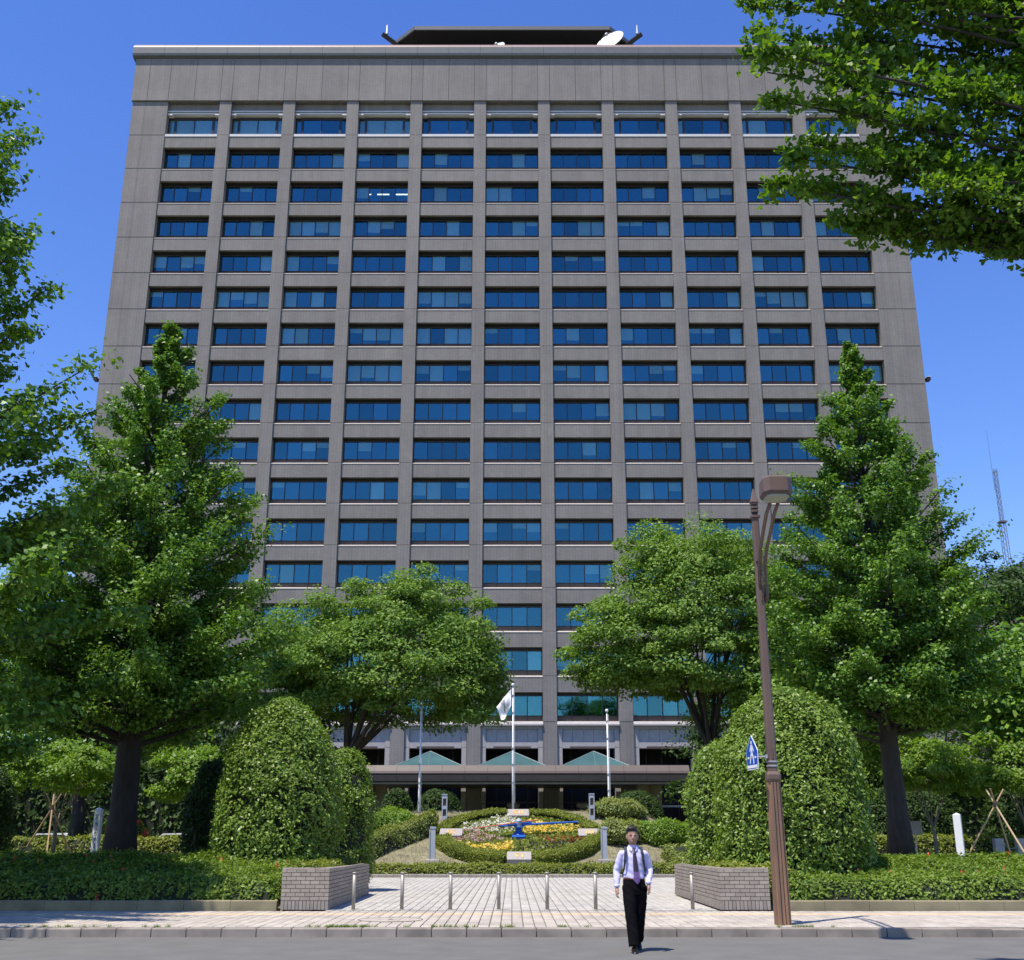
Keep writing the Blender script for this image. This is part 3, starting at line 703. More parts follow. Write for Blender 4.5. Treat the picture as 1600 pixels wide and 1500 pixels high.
for ki, x in enumerate(XC):
    for k in range(NF):
        z = SILL0 + FH * k
        if k > 0:
            obj('spandrel', spm, M['tile'], bld, (x, 0, z)); obj('soffit_shade', hdm, M['frame'], bld, (x, 0, z))
        if k == 15: continue
        obj('sill', slm, M['sill'], bld, (x, 0, z))
        wdw = obj('window', fst, M['frame'], bld, (x, 0, z)); obj('lower_panel', lowp, M['bronze'], wdw)
        heavy = wr.random() < .16
        for i in range(4):
            px = -OPW / 2 + OPW * (i + .5) / 4
            obj('pane', pane, M['glass'], wdw, (px, 0, 0))
            r_ = wr.random(); lim = .65 if heavy else .13
            if (ki, k) == (2, 12): r_ = 0
            if r_ < lim: obj('blind', blind_full if wr.random() < .65 else blinds[.75], M['blind'], wdw, (px, 0, 0))
            elif r_ < lim + .10: obj('blind', blinds[.3] if wr.random() < .6 else blinds[.5], M['blind'], wdw, (px, 0, 0))
        if (ki, k) == (3, 13):
            for i in (-1, 0, 1): obj('ceiling_light', tubem, M['tube'], wdw, (i * 1.9, 0, -.2))
        elif wr.random() < .12: obj('ceiling_light', tubem, M['tube'], wdw, (wr.uniform(-1.5, 1.5), 3.2, .1)).scale = (1, 1, .4)
# top-floor windows
z = levels[15]
for x in XC:
    B(MB().box(-OPW / 2 + .012, OPW / 2 - .012, .40, 1.0, 3.25, 4.12), 'recessed_panel', M['tile'], loc=(x, 0, z))
    B(MB().box(-OPW / 2 + .01, OPW / 2 - .01, .12, 1.0, 3.02, 3.14), 'ledge', M['pale'], loc=(x, 0, z))
    lb = MB().box(-OPW / 2 + .01, OPW / 2 - .01, .18, 1.0, 2.76, 2.92)
    for s in (-1, 1):
        a, b = sorted((s * (OPW / 2 - .02), s * (OPW / 2 - .5))); lb.box(a, b, .14, 1.0, 2.62, 2.76)
    B(lb, 'lintel', M['pale'], loc=(x, 0, z))
    B(MB().box(-OPW / 2 + .006, OPW / 2 - .006, -.06, .72, -.12, .16), 'sill', M['pale'], loc=(x, 0, z))
    f = MB(); w2 = OPW / 2
    f.box(-w2, w2, .70, .82, 2.40, 2.64); f.box(-w2, w2, .68, .84, .16, .62)
    for xx, ww in ((-w2 + .05, .05), (-w2 + .74, .11), (0, .04), (w2 - .74, .11), (w2 - .05, .05)): f.box(xx - ww, xx + ww, .66, .86, .62, 2.40)
    wdw = B(f, 'window', M['frame'], loc=(x, 0, z))
    for a, b in ((-w2 + .1, -w2 + .63), (-w2 + .85, -.04), (.04, w2 - .85), (w2 - .63, w2 - .1)):
        MB().box(a, b, .76, .775, .62, 2.4).build('pane', M['glass'], wdw)
        if wr.random() < (.95 if x < -26 or -14 < x < -12 else .12): MB().box(a, b, .80, .805, .62, 2.4).build('blind', M['blind'], wdw)
# bottom arcade
for x in XC:
    w2 = OPW / 2
    B(MB().prism_x([(-.35, 11.05), (-.35, 11.18), (-.12, 11.42), (1.12, 11.46), (1.12, 11.05)], -w2 + .006, w2 - .006), 'ledge', M['stone'], loc=(x, 0, 0))
    B(MB().box(-w2 + .008, w2 - .008, .05, 1.4, 10.80, 11.05), 'frieze', M['stone'], loc=(x, 0, 0))
    for i in range(5):
        a = -w2 + .45 + (OPW - .9) * i / 5; B(MB().box(a + .01, a + (OPW - .9) / 5 - .01, .22, 1.3, 9.66, 10.79), 'stone_panel', M['stone'], loc=(x, 0, 0))
    lt = MB().box(-w2 + .45, w2 - .45, .05, 1.3, 9.15, 9.64)
    B(lt, 'lintel', M['stone'], loc=(x, 0, 0))
    B(MB().box(-w2 + 1.1, w2 - 1.1, .02, .05, 9.12, 9.30), 'lintel_block', M['canopy_top'], loc=(x, 0, 0))
    for s in (-1, 1):
        for (za, zb) in ((0, 4.5), (4.53, 9.2), (9.23, 10.79)):
            a, b = sorted((s * (w2 - .03), s * (w2 - .44))); B(MB().box(a, b, .05, 1.3, za, zb), 'jamb_stone', M['stone'], loc=(x, 0, 0))
    f = MB()
    for q in (-1.4, 0, 1.4): f.box(q - .05, q + .05, 2.9, 3.0, 0, 9.2)
    f.box(-w2, w2, 2.9, 3.0, 4.6, 4.75)
    wd = B(f, 'entrance_glazing', M['frame'], loc=(x, 0, 0))
    MB().box(-w2, w2, 2.97, 2.99, 0, 4.6).build('pane', M['glass_roof'], wd) if False else None
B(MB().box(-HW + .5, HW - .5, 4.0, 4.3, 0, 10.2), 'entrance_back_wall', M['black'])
# canopy
cx0, cx1 = -12.3, 13.8; cy = -11.0
cp = MB().prism_x([(cy - .1, 5.75), (cy - .1, 6.32), (cy + .1, 6.36), (-.3, 6.36), (-.3, 5.75)], cx0, cx1)
B(cp, 'canopy_deck', M['canopy_band'])
nn = 15; sw_ = (cx1 - cx0 + .2) / nn
for i in range(nn):
    a = cx0 - .1 + sw_ * i
    B(MB().box(a + .012, a + sw_ - .012, cy - .16, cy - .105, 5.85, 6.28), 'fascia_panel', M['canopy_band'])
    B(MB().prism_x([(cy - .12, 6.42), (cy - .05, 6.60), (cy + .35, 7.05), (cy + .9, 7.05), (cy + .9, 6.42)], max(a + .008, cx0 + .15), min(a + sw_ - .008, cx1 - .1)), 'canopy_cladding', M['canopy_top'])
B(MB().box(cx0 + .3, cx1 - .3, cy + .9, -.35, 6.42, 6.80), 'canopy_roof', M['canopy_top'])
B(MB().box(cx0 + .2, cx1 - .2, cy + .02, cy + .10, 5.62, 5.75), 'soffit_strip', M['steel'])
for x in XC[4:7]:
    g = MB(); yb, ya = cy + 2.6, cy + 7.8; xa, xb = x - 3.15, x + 3.15; ap = (x, (yb + ya) / 2, 8.45); zb = 6.95
    cs = [(xa, yb, zb), (xb, yb, zb), (xb, ya, zb), (xa, ya, zb)]
    g.add(cs + [ap], [(0, 1, 4), (1, 2, 4), (2, 3, 4), (3, 0, 4)])
    sk = B(g, 'skylight', M['glass_roof']); bars = MB()
    for c in cs: bars.tube([c, ap], .045, 4)
    for i in range(4): bars.tube([cs[i], cs[(i + 1) % 4]], .07, 4)
    for q in (.25, .5, .75):
        p = Vector(cs[0]).lerp(Vector(cs[1]), q); e = min(q, 1 - q) * 2; bars.tube([p, Vector(((cs[0][0] + cs[1][0]) / 2, 0, 0)).lerp(p, 1) * 0 + p.lerp(Vector(ap), e if q == .5 else e * .98) if q == .5 else p.lerp(Vector((p.x, ap[1], zb + (ap[2] - zb) * e)), e)], .03, 4)
    bars.build('glazing_bar', M['teal'], sk)
for x in (-10.9, 10.9):
    B(MB().box(x - .95, x - .05, cy + 2.4, cy + 3.3, 0, 5.7), 'canopy_column', M['col']); B(MB().box(x + .05, x + .95, cy + 2.8, cy + 3.7, 0, 5.7), 'canopy_column', M['col'])
for x in (-6.2, 0.1, 6.0):
    B(MB().ell((x, -1.2, 4.3), .55, .55, .28, 16, 6), 'entrance_lamp', M['stone'])
B(MB().box(-6.4, -6.05, -1.4, -1.35, 3.55, 3.85), 'entrance_notice', M['white'])
for (a, b) in ((-13.9, -10.0), (9.9, 13.9)): B(MB().box(a - 1.5, b + 1.5, -2.0, -1.9, 4.15, 4.3), 'side_canopy_rail', M['galv'])
# helipad on the roof
hp = MB(); Wd, ch = 16.0, 5.0; zz = 89.2; y0 = 5.
oc = [(-Wd + ch, y0), (Wd - ch, y0), (Wd, y0 + ch), (Wd, y0 + 26), (Wd - ch, y0 + 31), (-Wd + ch, y0 + 31), (-Wd, y0 + 26), (-Wd, y0 + ch)]
hp.prism_z(oc, zz - .45, zz - .02); B(hp, 'helipad_deck', M['black'])
rim = MB()
for i in range(8):
    a, b = Vector((*oc[i], 0)), Vector((*oc[(i + 1) % 8], 0)); d = (b - a).normalized(); nrm = Vector((d.y, -d.x, 0)); Mx = Matrix((d, nrm, Vector((0, 0, 1)))).transposed()
    rim.obox((a + b) / 2 + nrm * .08 + Vector((0, 0, zz - .20)), ((b - a).length / 2 + .05, .09, .24), Mx)
B(rim, 'helipad_rim', M['cornice'])
B(MB().box(-13, 13, 9, 30, 82, zz - .55), 'penthouse', M['black'])
for s in (-1, 1):
    B(MB().tube([(s * 12.7, y0 + 2.4, zz - .9), (s * 14.8, y0 + .9, zz - .15)], .28, 6), 'helipad_bracket', M['frame'])
    B(MB().tube([(s * 14.3, y0 + 1.1, zz), (s * 14.3, y0 + 1.1, zz + 1.2)], [.16, .08], 6), 'beacon', M['galv'])
def dish(x, y, z, r, label, aim):
    t = thing('satellite_dish', label, 'satellite dish', (x, y, z - 2.2)); rings = []
    d = Vector(aim).normalized(); q = d.to_track_quat('Z', 'Y').to_matrix()
    for i in range(0, 7):
        f = i / 6; rings.append((Vector((0, 0, 2.2)) + d * (.28 * r * f * f), r * max(f, .02), r * max(f, .02), q))
    for i in range(6, -1, -1):
        f = i / 6; rings.append((Vector((0, 0, 2.2)) + d * (.28 * r * f * f - .05), r * max(f, .02) * .99, r * max(f, .02) * .99, q))
    MB().loft(rings, 28).build('reflector', M['white'], t, True)
    MB().tube([(0, .3, -.5), (0, .2, 2.1)], .12, 8).build('mast', M['galv'], t)
    f = Vector((0, 0, 2.2)) + d * r * .85
    s_ = MB()
    for k in range(3):
        a = 2 * math.pi * k / 3 + .5; e = Vector((0, 0, 2.2)) + d * .27 * r + q @ Vector((math.cos(a), math.sin(a), 0)) * r * .95; s_.tube([e, f], .025, 4)
    s_.build('feed_strut', M['galv'], t); MB().tube([f, f - d * .3], [.12, .16], 8).build('feed_horn', M['galv'], t)
dish(11.0, BY + 3, 85.3, 1.65, 'large white satellite dish on the roof edge at the right', (-.5, -.8, .42))
dish(-1.5, BY + 3, 84.7, .85, 'small white satellite dish peeking over the middle of the roof edge', (-.4, -.8, .42))
def wallcam(x, z, label):
    t = thing('security_camera', label, 'camera', (x, BY + .4, z)); s = 1 if x > 0 else -1
    MB().box(min(0, s * .45), max(0, s * .45), -.06, .06, -.05, .05).build('bracket', M['frame'], t); MB().box(s * .45 - .16, s * .45 + .16, -.45, .2, -.12, .18).build('housing', M['frame'], t)
    MB().box(s * .45 - .18, s * .45 + .18, -.5, .25, .19, .23).build('sun_shield', M['white'], t)
wallcam(-HW, 44.0, 'small camera box on the left edge of the tower'); wallcam(HW, 44.0, 'small camera box on the right edge of the tower')

# far building and mast at the right
fb = thing('far_building', 'grey building behind the trees at the far right with a lattice mast', 'building', (90, 134, -1.2))
MB().box(-24.5, 30, 0, 30, 0, 33.5).build('walls', M['tile'], fb); MB().prism_x([(-.8, 33.5), (-.8, 34.2), (5, 36.5), (25, 36.5), (30.8, 34.2), (30.8, 33.5)], -25, 30.5).build('roof', M['cornice'], fb)
me = MB().box(-.9, .9, -.03, .04, -1, 1).mesh('window')
for r_ in range(7):
    for c in range(12): obj('window', me, M['glass'], fb, (-21.5 + c * 4, -.02, 6 + r_ * 4))
mst = thing('lattice_mast', 'thin lattice radio mast with a whip antenna above the right treetops', 'mast', (59.6, 131, 33.2)); mst.scale = (.5, .5, .9)
lt = MB(); hw = .38
def mw(z): return .75 - .035 * z if z < 3.5 else .42
for sx, sy in ((-1, -1), (1, -1), (1, 1), (-1, 1)):
    lt.tube([(sx * .62, sy * .62, 0), (sx * .55, sy * .55, 5.6)], .07, 5); lt.tube([(sx * .36, sy * .36, 5.6), (sx * .33, sy * .33, 13.2)], .06, 5)
lt.build('mast_leg', M['cornice'], mst); lt = MB()
for i in range(17):
    z_ = i * .8; w_ = .6 if z_ < 5.6 else .35
    for a, b in (((-1, -1), (1, -1)), ((1, -1), (1, 1)), ((1, 1), (-1, 1)), ((-1, 1), (-1, -1))):
        lt.tube([(a[0] * w_, a[1] * w_, z_), (b[0] * w_, b[1] * w_, z_ + (.8 if i < 16 else 0))], .035, 4)
lt.build('bracing', M['cornice'], mst)
MB().box(-.9, .9, -.9, .9, 5.55, 5.75).build('platform', M['cornice'], mst)
MB().tube([(-.7, 0, 10.2), (-.75, 0, 18.8)], [.05, .025], 5).build('whip_antenna', M['cornice'], mst); MB().tube([(-.7, 0, 10.3), (0, 0, 10.1)], .05, 5).build('antenna_bracket', M['galv'], mst)

# ------------------------------------------------------------------ flower clock
CX, CY, SL = .30, 53.0, math.atan(.30)
CZ = float(H(CX, CY)) + .03
T3 = Matrix.Rotation(SL, 3, 'X')
def cl(x, y, z=0): return Vector((CX, CY, CZ)) + T3 @ Vector((x, y, z))
def cbase(X, Y): return (Y - CY) * .30 + CZ
clk = thing('flower_clock', 'round sloping flower clock with roman numerals and blue hands', 'clock', (CX, CY, CZ)); clk.rotation_euler = (SL, 0, 0)
def ring_hedge(a0, a1, name, seed):
    rs = np.random.RandomState(seed); n = 5200; a = rs.uniform(a0, a1, n); u = rs.uniform(0, 1, n); hH = .42
    side = u < .5; uu = rs.uniform(0, 1, n)
    r = np.where(side, 3.72, 3.15 + .57 * uu); z_ = np.where(side, hH * uu, hH)
    P = np.stack([np.cos(a) * r, np.sin(a) * r, z_], 1); N = np.stack([np.cos(a) * side, np.sin(a) * side, 1. - side * .7], 1)
    P += N * bumpy(P, .03, 3, seed)[:, None]
    P = np.repeat(P, 4, 0); N = np.repeat(N, 4, 0); P = P + rs.normal(0, .03, P.shape)
    crown(name, P, N, .075, M['box'], clk, seed, shape='kite')
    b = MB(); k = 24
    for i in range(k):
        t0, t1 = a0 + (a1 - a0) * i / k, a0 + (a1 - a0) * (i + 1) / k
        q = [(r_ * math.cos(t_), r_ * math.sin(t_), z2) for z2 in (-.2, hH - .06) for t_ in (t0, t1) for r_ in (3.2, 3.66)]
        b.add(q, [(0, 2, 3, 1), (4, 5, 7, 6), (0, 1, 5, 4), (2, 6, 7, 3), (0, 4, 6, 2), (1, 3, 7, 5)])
    b.build('hedge_core', M['core'], clk)
d_ = math.pi / 2
g_ = .16
ring_hedge(-math.pi + g_, -d_ - .19, 'ring_hedge', 31); ring_hedge(-d_ + .19, -g_, 'ring_hedge', 32); ring_hedge(g_, d_ - .17, 'ring_hedge', 33); ring_hedge(d_ + .17, math.pi - g_, 'ring_hedge', 34)
def bed(name, fn, n, hgt, m, size, seed, col=False):
    rs = np.random.RandomState(seed); X = rs.uniform(-3.2, 3.2, n * 6); Y = rs.uniform(-3.2, 3.2, n * 6); k = fn(X, Y) & (X * X + Y * Y < 3.25 ** 2) & (rs.uniform(0, 1, len(X)) < .55 + .45 * np.sin(X * 5.1 + seed) * np.sin(Y * 5.7)); X, Y = X[k][:int(n * .8)], Y[k][:int(n * .8)]
    P = np.stack([X, Y, hgt * rs.uniform(.55, 1, len(X))], 1); P = np.repeat(P, 4, 0); P += rs.normal(0, .03, P.shape)
    return crown(name, P, np.tile([0, -.5, .9], (len(P), 1)), size, m, clk, seed, shape='fan')
wv = lambda X, Y, s: .35 * np.sin(X * 2.1 + s) + .25 * np.sin(Y * 2.7 + s * 2)
bed('clock_planting', lambda X, Y: X == X, 13000, .20, M['box'], .11, 40)
bed('pink_flowers', lambda X, Y: (X < -.7) & (Y > -1.0) & (Y < .9 + wv(X, Y, 1)) & (X < -.9 + wv(X, Y, 2)), 900, .32, M['f_pink'], .07, 41)
bed('white_flowers', lambda X, Y: (X < -.1) & (X > -2.6) & (Y > .75 + wv(X, Y, 1)) & (Y < 2.4 + wv(X, Y, 3)), 950, .34, M['f_white'], .07, 42)
bed('yellow_flowers', lambda X, Y: (X < -.3) & (X > -3) & (Y < -1.35 + wv(X, Y, 2) * .6) & (Y > -2.5 + .3 * X + .6), 1300, .32, M['f_yellow'], .08, 43)
bed('orange_flowers', lambda X, Y: (X > .25) & (X < 2.9) & (Y > .1 + .15 * X + wv(X, Y, 4) * .5) & (Y < 2.3 - .55 * X + wv(X, Y, 2) * .5 + .5), 1200, .32, M['f_yellow'], .075, 44)
bed('red_flowers', lambda X, Y: (X > .9) & (Y > -1.15) & (Y < -.15 + wv(X, Y, 1) * .4), 600, .30, M['f_red'], .07, 45)
bed('purple_flowers', lambda X, Y: (X > -.1) & (X < 2.6) & (Y > -2.4 + .28 * X) & (Y < -1.35 + .2 * X + wv(X, Y, 3) * .3), 600, .30, M['f_dark'], .08, 46)
def plaque(name_, txt, x, y, sc=1.):
    t = MB().box(-.51 * sc, .51 * sc, -.44, .36, 0, .34)
    t.v = [(p[0], p[1], p[2] + (0 if p[2] < .2 else p[1] * .10)) for p in t.v]
    o = t.build('numeral_block', M['granite'], clk, loc=(x, y, .05))
    g = MB(); w_ = {'I': .14, 'X': .27, 'V': .27}; tot = sum(w_[c] for c in txt); px = -tot / 2
    for c in txt:
        cw = w_[c]; mx = px + cw / 2; h2 = .19
        def st(x0, y0, x1, y1, wd): 
            d = Vector((x1 - x0, y1 - y0, 0)); L = d.length; d.normalize(); nn_ = Vector((-d.y, d.x, 0)); Mx = Matrix((d, nn_, Vector((0, 0, 1)))).transposed()
            g.obox(((x0 + x1) / 2, (y0 + y1) / 2, 0), (L / 2, wd / 2, .008), Mx)
        if c == 'I': st(mx, -h2, mx, h2, .075)
        if c == 'X': st(mx - .10, h2, mx + .10, -h2, .065); st(mx + .10, h2, mx - .10, -h2, .035)
        if c == 'V': st(mx - .10, h2, mx, -h2, .065); st(mx + .10, h2, mx, -h2, .035)
        for yy in (-h2, h2):
            if c == 'V' and yy < 0: continue
            st(mx - cw * .42, yy, mx + cw * .42, yy, .03)
        px += cw
    g.v = [(p[0], p[1] - .05, p[2] + .35 + (p[1] - .05) * .10) for p in g.v]
    g.build('numeral', M['gold'], o)
plaque('a', 'XII', 0, 3.25); plaque('a', 'III', 3.2, .05); plaque('a', 'VI', 0, -3.3); plaque('a', 'IX', -3.05, .05)
MB().loft([((0, 0, 0), .55, .55), ((0, 0, .12), .50, .50)], 20).build('pedestal_base', M['stone'], clk)
MB().loft([((0, 0, .12), .34, .34), ((0, 0, .28), .28, .28), ((0, 0, .42), .14, .14), ((0, 0, .58), .15, .15), ((0, 0, .66), .24, .24)], 12).build('pedestal', M['blue'], clk)
MB().box(-.30, .30, -.62, -.30, .1, .35).build('pedestal_step', M['blue'], clk)
def hand(name, ang, l0, l1, w0, w1, z_, m, th=.05):
    d = Vector((math.cos(ang), math.sin(ang), 0)); nn_ = Vector((-d.y, d.x, 0)); b = MB(); vs = []
    for zz_ in (z_, z_ + th):
        vs += [d * -l0 + nn_ * w0 + Vector((0, 0, zz_)), d * -l0 - nn_ * w0 + Vector((0, 0, zz_)), d * l1 - nn_ * w1 + Vector((0, 0, zz_)), d * l1 + nn_ * w1 + Vector((0, 0, zz_))]
    b.add(vs, [(0, 3, 2, 1), (4, 5, 6, 7), (0, 1, 5, 4), (1, 2, 6, 5), (2, 3, 7, 6), (3, 0, 4, 7)]); return b.build(name, m, clk)
hand('minute_hand', R(10), .95, 2.75, .10, .06, .68, M['blue']); hand('hour_hand', R(22), .5, .6, .12, .10, .74, M['blue'])
hand('second_hand', R(205), 1.0, 2.2, .03, .03, .80, M['pinkred'], .03)
MB().loft([((0, 0, .66), .16, .16), ((0, 0, .92), .14, .14), ((0, 0, .98), .07, .07)], 14).build('hub', M['post_blue'], clk)

def bollard_light(x, y, z_, h, label, lantern=False, w_=.105):
    t = thing('garden_light', label, 'light', (x, y, z_), group='grey lights around the flower clock')
    MB().cbox(-.30, .30, -.25, .25, -.3, .26, .02).build('concrete_base', M['concrete'], t)
    if lantern:
        f = MB(); 
        for sx in (-1, 1): f.box(sx * w_ - .025, sx * w_ + .025, -w_, w_, .26, h)
        for za, zb in ((.26, .75), (.75 + .32, 1.22), (1.22 + .34, h)):
            f.box(-w_ + .025, w_ - .025, -w_, w_, za, zb)
        f.build('post', M['post_blue'], t)
        for za in (.75, 1.22): MB().box(-w_ + .03, w_ - .03, -.03, .03, za + .002, za + (.318 if za < 1 else .338)).build('lamp_glass', M['bronze'], t)
        MB().box(-w_ - .03, w_ + .03, -w_ - .02, w_ + .02, h + .001, h + .05).build('cap', M['post_blue'], t)
    else:
        MB().box(-w_, w_, -.10, .12, .26, h - .08).build('post', M['post_blue'], t); MB().box(-w_ - .02, w_ + .02, -.12, .14, h - .078, h).build('cap', M['post_blue'], t)
        MB().box(-w_ - .045, -w_ - .002, -.13, .15, .26, h - .1).build('edge_strip', M['galv'], t)
bollard_light(-3.34, 49.6, .52, 1.58, 'grey light post on a concrete base at the left front of the flower clock')
bollard_light(3.9, 49.6, .52, 1.58, 'grey light post on a concrete base at the right front of the flower clock')
bollard_light(-3.25, 56.2, 1.9, 1.72, 'grey post with two square openings behind the left of the flower clock', True, .105)
bollard_light(3.85, 56.2, 1.93, 1.72, 'grey post with two square openings behind the right of the flower clock', True, .105)

# flagpoles
def pole(x, y, z0, top, label, flag=False):
    t = thing('flagpole', label, 'flagpole', (x, y, z0), group='three white flagpoles behind the flower clock'); h = top - z0
    MB().loft([((0, 0, 0), .060, .060), ((0, 0, h * .35), .052, .052), ((0, 0, h), .028, .028)], 12).build('pole', M['white'], t, True)
    for q in (.28, .41, .53): MB().loft([((0, 0, h * q), .075, .075), ((0, 0, h * q + .07), .075, .075)], 12).build('collar', M['galv'], t)
    MB().ell((0, 0, h + .09), .085, .085, .09, 10, 6).build('finial', M['white'], t)
    for q in (.80, .93): MB().loft([((0, 0, h * q), .07, .07), ((0, 0, h * q + .05), .07, .07)], 10).build('halyard_ring', M['galv'], t)
    MB().tube([(.09, -.02, .9), (.07, -.02, h - .1)], .008, 4).build('halyard', M['white'], t)
pole(-4.6, 57.5, 1.2, 8.6, 'left white flagpole without a flag beside the left tree'); pole(.05, 57.5, 2.4, 9.0, 'middle white flagpole flying the drooping white flag'); pole(4.8, 57.5, 1.2, 7.7, 'right white flagpole without a flag')
# flag: hangs from the hoist in folds
nx, ny = 26, 18; V = np.zeros((ny, nx, 3))
for j in range(ny):
    for i in range(nx):
        u, v = i / (nx - 1), j / (ny - 1)
        x_ = -.04 - .78 * u * (1 - .25 * v) - .05 * math.sin(v * 9) * u
        z_ = -.9 * v * (1 - .1 * u) - .95 * u ** 1.15 + .12 * u * math.sin(v * 7)
        y_ = .13 * math.sin(u * 9 + v * 2.5) * u ** .4 + .1 * math.sin(v * 8 + u * 3) * u
        if v > .5: x_ += .22 * (v - .5) * 2 * u
        V[j, i] = (x_, y_, z_)
i_ = np.arange(nx * ny).reshape(ny, nx); F = np.stack([i_[:-1, :-1], i_[1:, :-1], i_[1:, 1:], i_[:-1, 1:]], -1).reshape(-1, 4)
flag = thing('flag', 'white flag with a faint emblem hanging limp from the middle flagpole', 'flag', (.0, 57.45, 8.85)); flag.scale = (.93, 1, .93)
fo = obj('cloth', npmesh('cloth', V.reshape(-1, 3), 4, F, True), M['white'], flag)
m = fo.modifiers.new('thickness', 'SOLIDIFY'); m.thickness = .006
eb = MB()
for (ia, ja, ib, jb) in ((12, 4, 17, 11), (17, 4, 12, 11), (14, 3, 15, 13)):
    p = [Vector(V[round(ja + (jb - ja) * s), round(ia + (ib - ia) * s)]) + Vector((0, -.015, 0)) for s in np.linspace(0, 1, 6)]; eb.tube(p, .014, 4)
eb.build('emblem', mat('emblem_grey', (.22, .2, .28), .8), flag)

# ------------------------------------------------------------------ street lamp and crossing sign
LX, LY = 4.81, 21.3
lp = thing('street_lamp', 'tall brown street lamp with fluted base leaning arms and box lantern by the kerb', 'street lamp', (LX, LY, .15)); lp.scale = (1, 1, .955)
sq = lambda hw, z_, c=.28: [(hw * a, hw * b, z_) for a, b in ((1 - c, -1), (1, -1 + c), (1, 1 - c), (1 - c, 1), (-1 + c, 1), (-1, 1 - c), (-1, -1 + c), (-1 + c, -1))]
def oct_loft(secs):
    b = MB(); 
    for s_ in secs: b.v += s_
    for i in range(len(secs) - 1):
        for k in range(8): b.f.append((i * 8 + k, i * 8 + (k + 1) % 8, i * 8 + 8 + (k + 1) % 8, i * 8 + 8 + k))
    b.f.append(tuple(range(8))[::-1]); b.f.append(tuple((len(secs) - 1) * 8 + k for k in range(8))); return b
oct_loft([sq(.110, 0), sq(.096, 2.58)]).build('base_column', M['rust'], lp)
for a in range(4):
    for off in (-.46, 0, .46):
        Mx = Matrix.Rotation(a * math.pi / 2, 3, 'Z'); b = MB(); vs = []
        for z_, hw_ in ((.0, .136), (2.56, .118)):
            for dx, dy in ((-.16, -.80), (-.16, -1), (.16, -1), (.16, -.80)): vs.append(Mx @ Vector(((off + dx) * hw_, dy * hw_, z_)))
        b.add(vs, [(0, 1, 5, 4), (1, 2, 6, 5), (2, 3, 7, 6), (3, 2, 1, 0), (4, 5, 6, 7)]); b.build('rib', M['rust'], lp)
oct_loft([sq(.120, 2.58), sq(.130, 2.62), sq(.130, 2.70), sq(.10, 2.76)]).build('collar', M['brown'], lp)
oct_loft([sq(.088, 2.76, .4), sq(.064, 7.85, .4)]).build('shaft', M['brown'], lp)
for z_ in (7.85, 7.97, 8.05, 8.13): oct_loft([sq(.088 if z_ == 7.85 else .07, z_), sq(.088 if z_ == 7.85 else .07, z_ + (.05 if z_ == 7.85 else .045))]).build('finial_ring', M['brown'], lp)
oct_loft([sq(.05, 7.9), sq(.05, 8.18)]).build('finial_core', M['frame'], lp)
oct_loft([sq(.082, 8.18), sq(.01, 8.48)]).build('finial_cap', M['brown'], lp)
hx, hy, hz = -.33, -3.15, 7.42
for s in (-1, 1):
    q = [(.03 + s * .035, -.06, 6.35), (.05 * s + .02, -.22, 6.75), (s * .06, -.55, 7.05), (s * .07 - .08, -1.3, 7.24), (s * .07 - .2, -2.1, 7.30), (s * .07 - .30, -2.95, 7.32)]
    if s > 0: q = [(.09, -.03, 6.05), (.12, -.06, 6.2), (.10, -.14, 6.45)] + q[1:]
    MB().tube(q, [.028, .034, .034, .034, .034, .034, .034, .034][:len(q)], 8).build('arm', M['brown'], lp, True)
MB().box(-.06, .06, -.16, .0, 6.9, 7.0).build('arm_bracket', M['brown'], lp)
hd = thing('x', None, None); bpy.data.objects.remove(hd)
b = MB(); oc2 = lambda sx, sy, z_: [(hx + a * sx, hy + bb * sy, z_) for a, bb in ((.62, -1), (1, -.6), (1, .6), (.62, 1), (-.62, 1), (-1, .6), (-1, -.6), (-.62, -1))]
secs = [oc2(.225, .25, 7.30), oc2(.245, .27, 7.35), oc2(.235, .26, 7.60), oc2(.20, .22, 7.64)]
for s_ in secs: b.v += s_
for i in range(3):
    for k in range(8): b.f.append((i * 8 + k, i * 8 + (k + 1) % 8, i * 8 + 8 + (k + 1) % 8, i * 8 + 8 + k))
b.f.append(tuple(range(24, 32))); b.f.append(tuple(range(8))[::-1])
hd = b.build('lantern_housing', M['brown'], lp)
MB().prism_z([(p[0], p[1]) for p in oc2(.19, .215, 0)], 7.265, 7.298).build('lens', M['lens'], hd)
for q_, z_ in ((.75, 2.9), (1.0, 6.0)): MB().tube([(-.0, -.09, z_ + .1), (-.0, -.09, z_ + .3)], .016, 6).build('cable_box', M['brown'], lp)
for z_ in (2.85, 2.93): oct_loft([sq(.098, z_, .4), sq(.098, z_ + .03, .4)]).build('clamp_band', M['galv'], lp)
sg = thing('crossing_sign', 'blue pentagon pedestrian crossing sign clamped to the brown lamp post', 'sign', (LX - .36, LY - .02, 3.13)); sg.scale = (.87, .87, .87)
MB().tube([(.0, 0, -.09), (.30, .0, -.09)], .018, 8).build('arm', M['galv'], sg); MB().box(.27, .31, -.08, .08, -.13, -.05).build('clamp', M['galv'], sg)
Mz = Matrix.Rotation(R(-80), 3, 'Z')   # panel turned along the road
pent = [(-.30, -.36), (.30, -.36), (.33, .02), (0, .36), (-.33, .02)]
def signplate(poly, y0, y1, m, name, parent):
    n = len(poly); vs = [Mz @ Vector((p[0], y0, p[1])) for p in poly] + [Mz @ Vector((p[0], y1, p[1])) for p in poly]
    fs = [tuple(range(n)), tuple(range(n, 2 * n))[::-1]] + [((i + 1) % n, i, n + i, n + (i + 1) % n) for i in range(n)]
    return MB().add(vs, fs).build(name, m, parent)
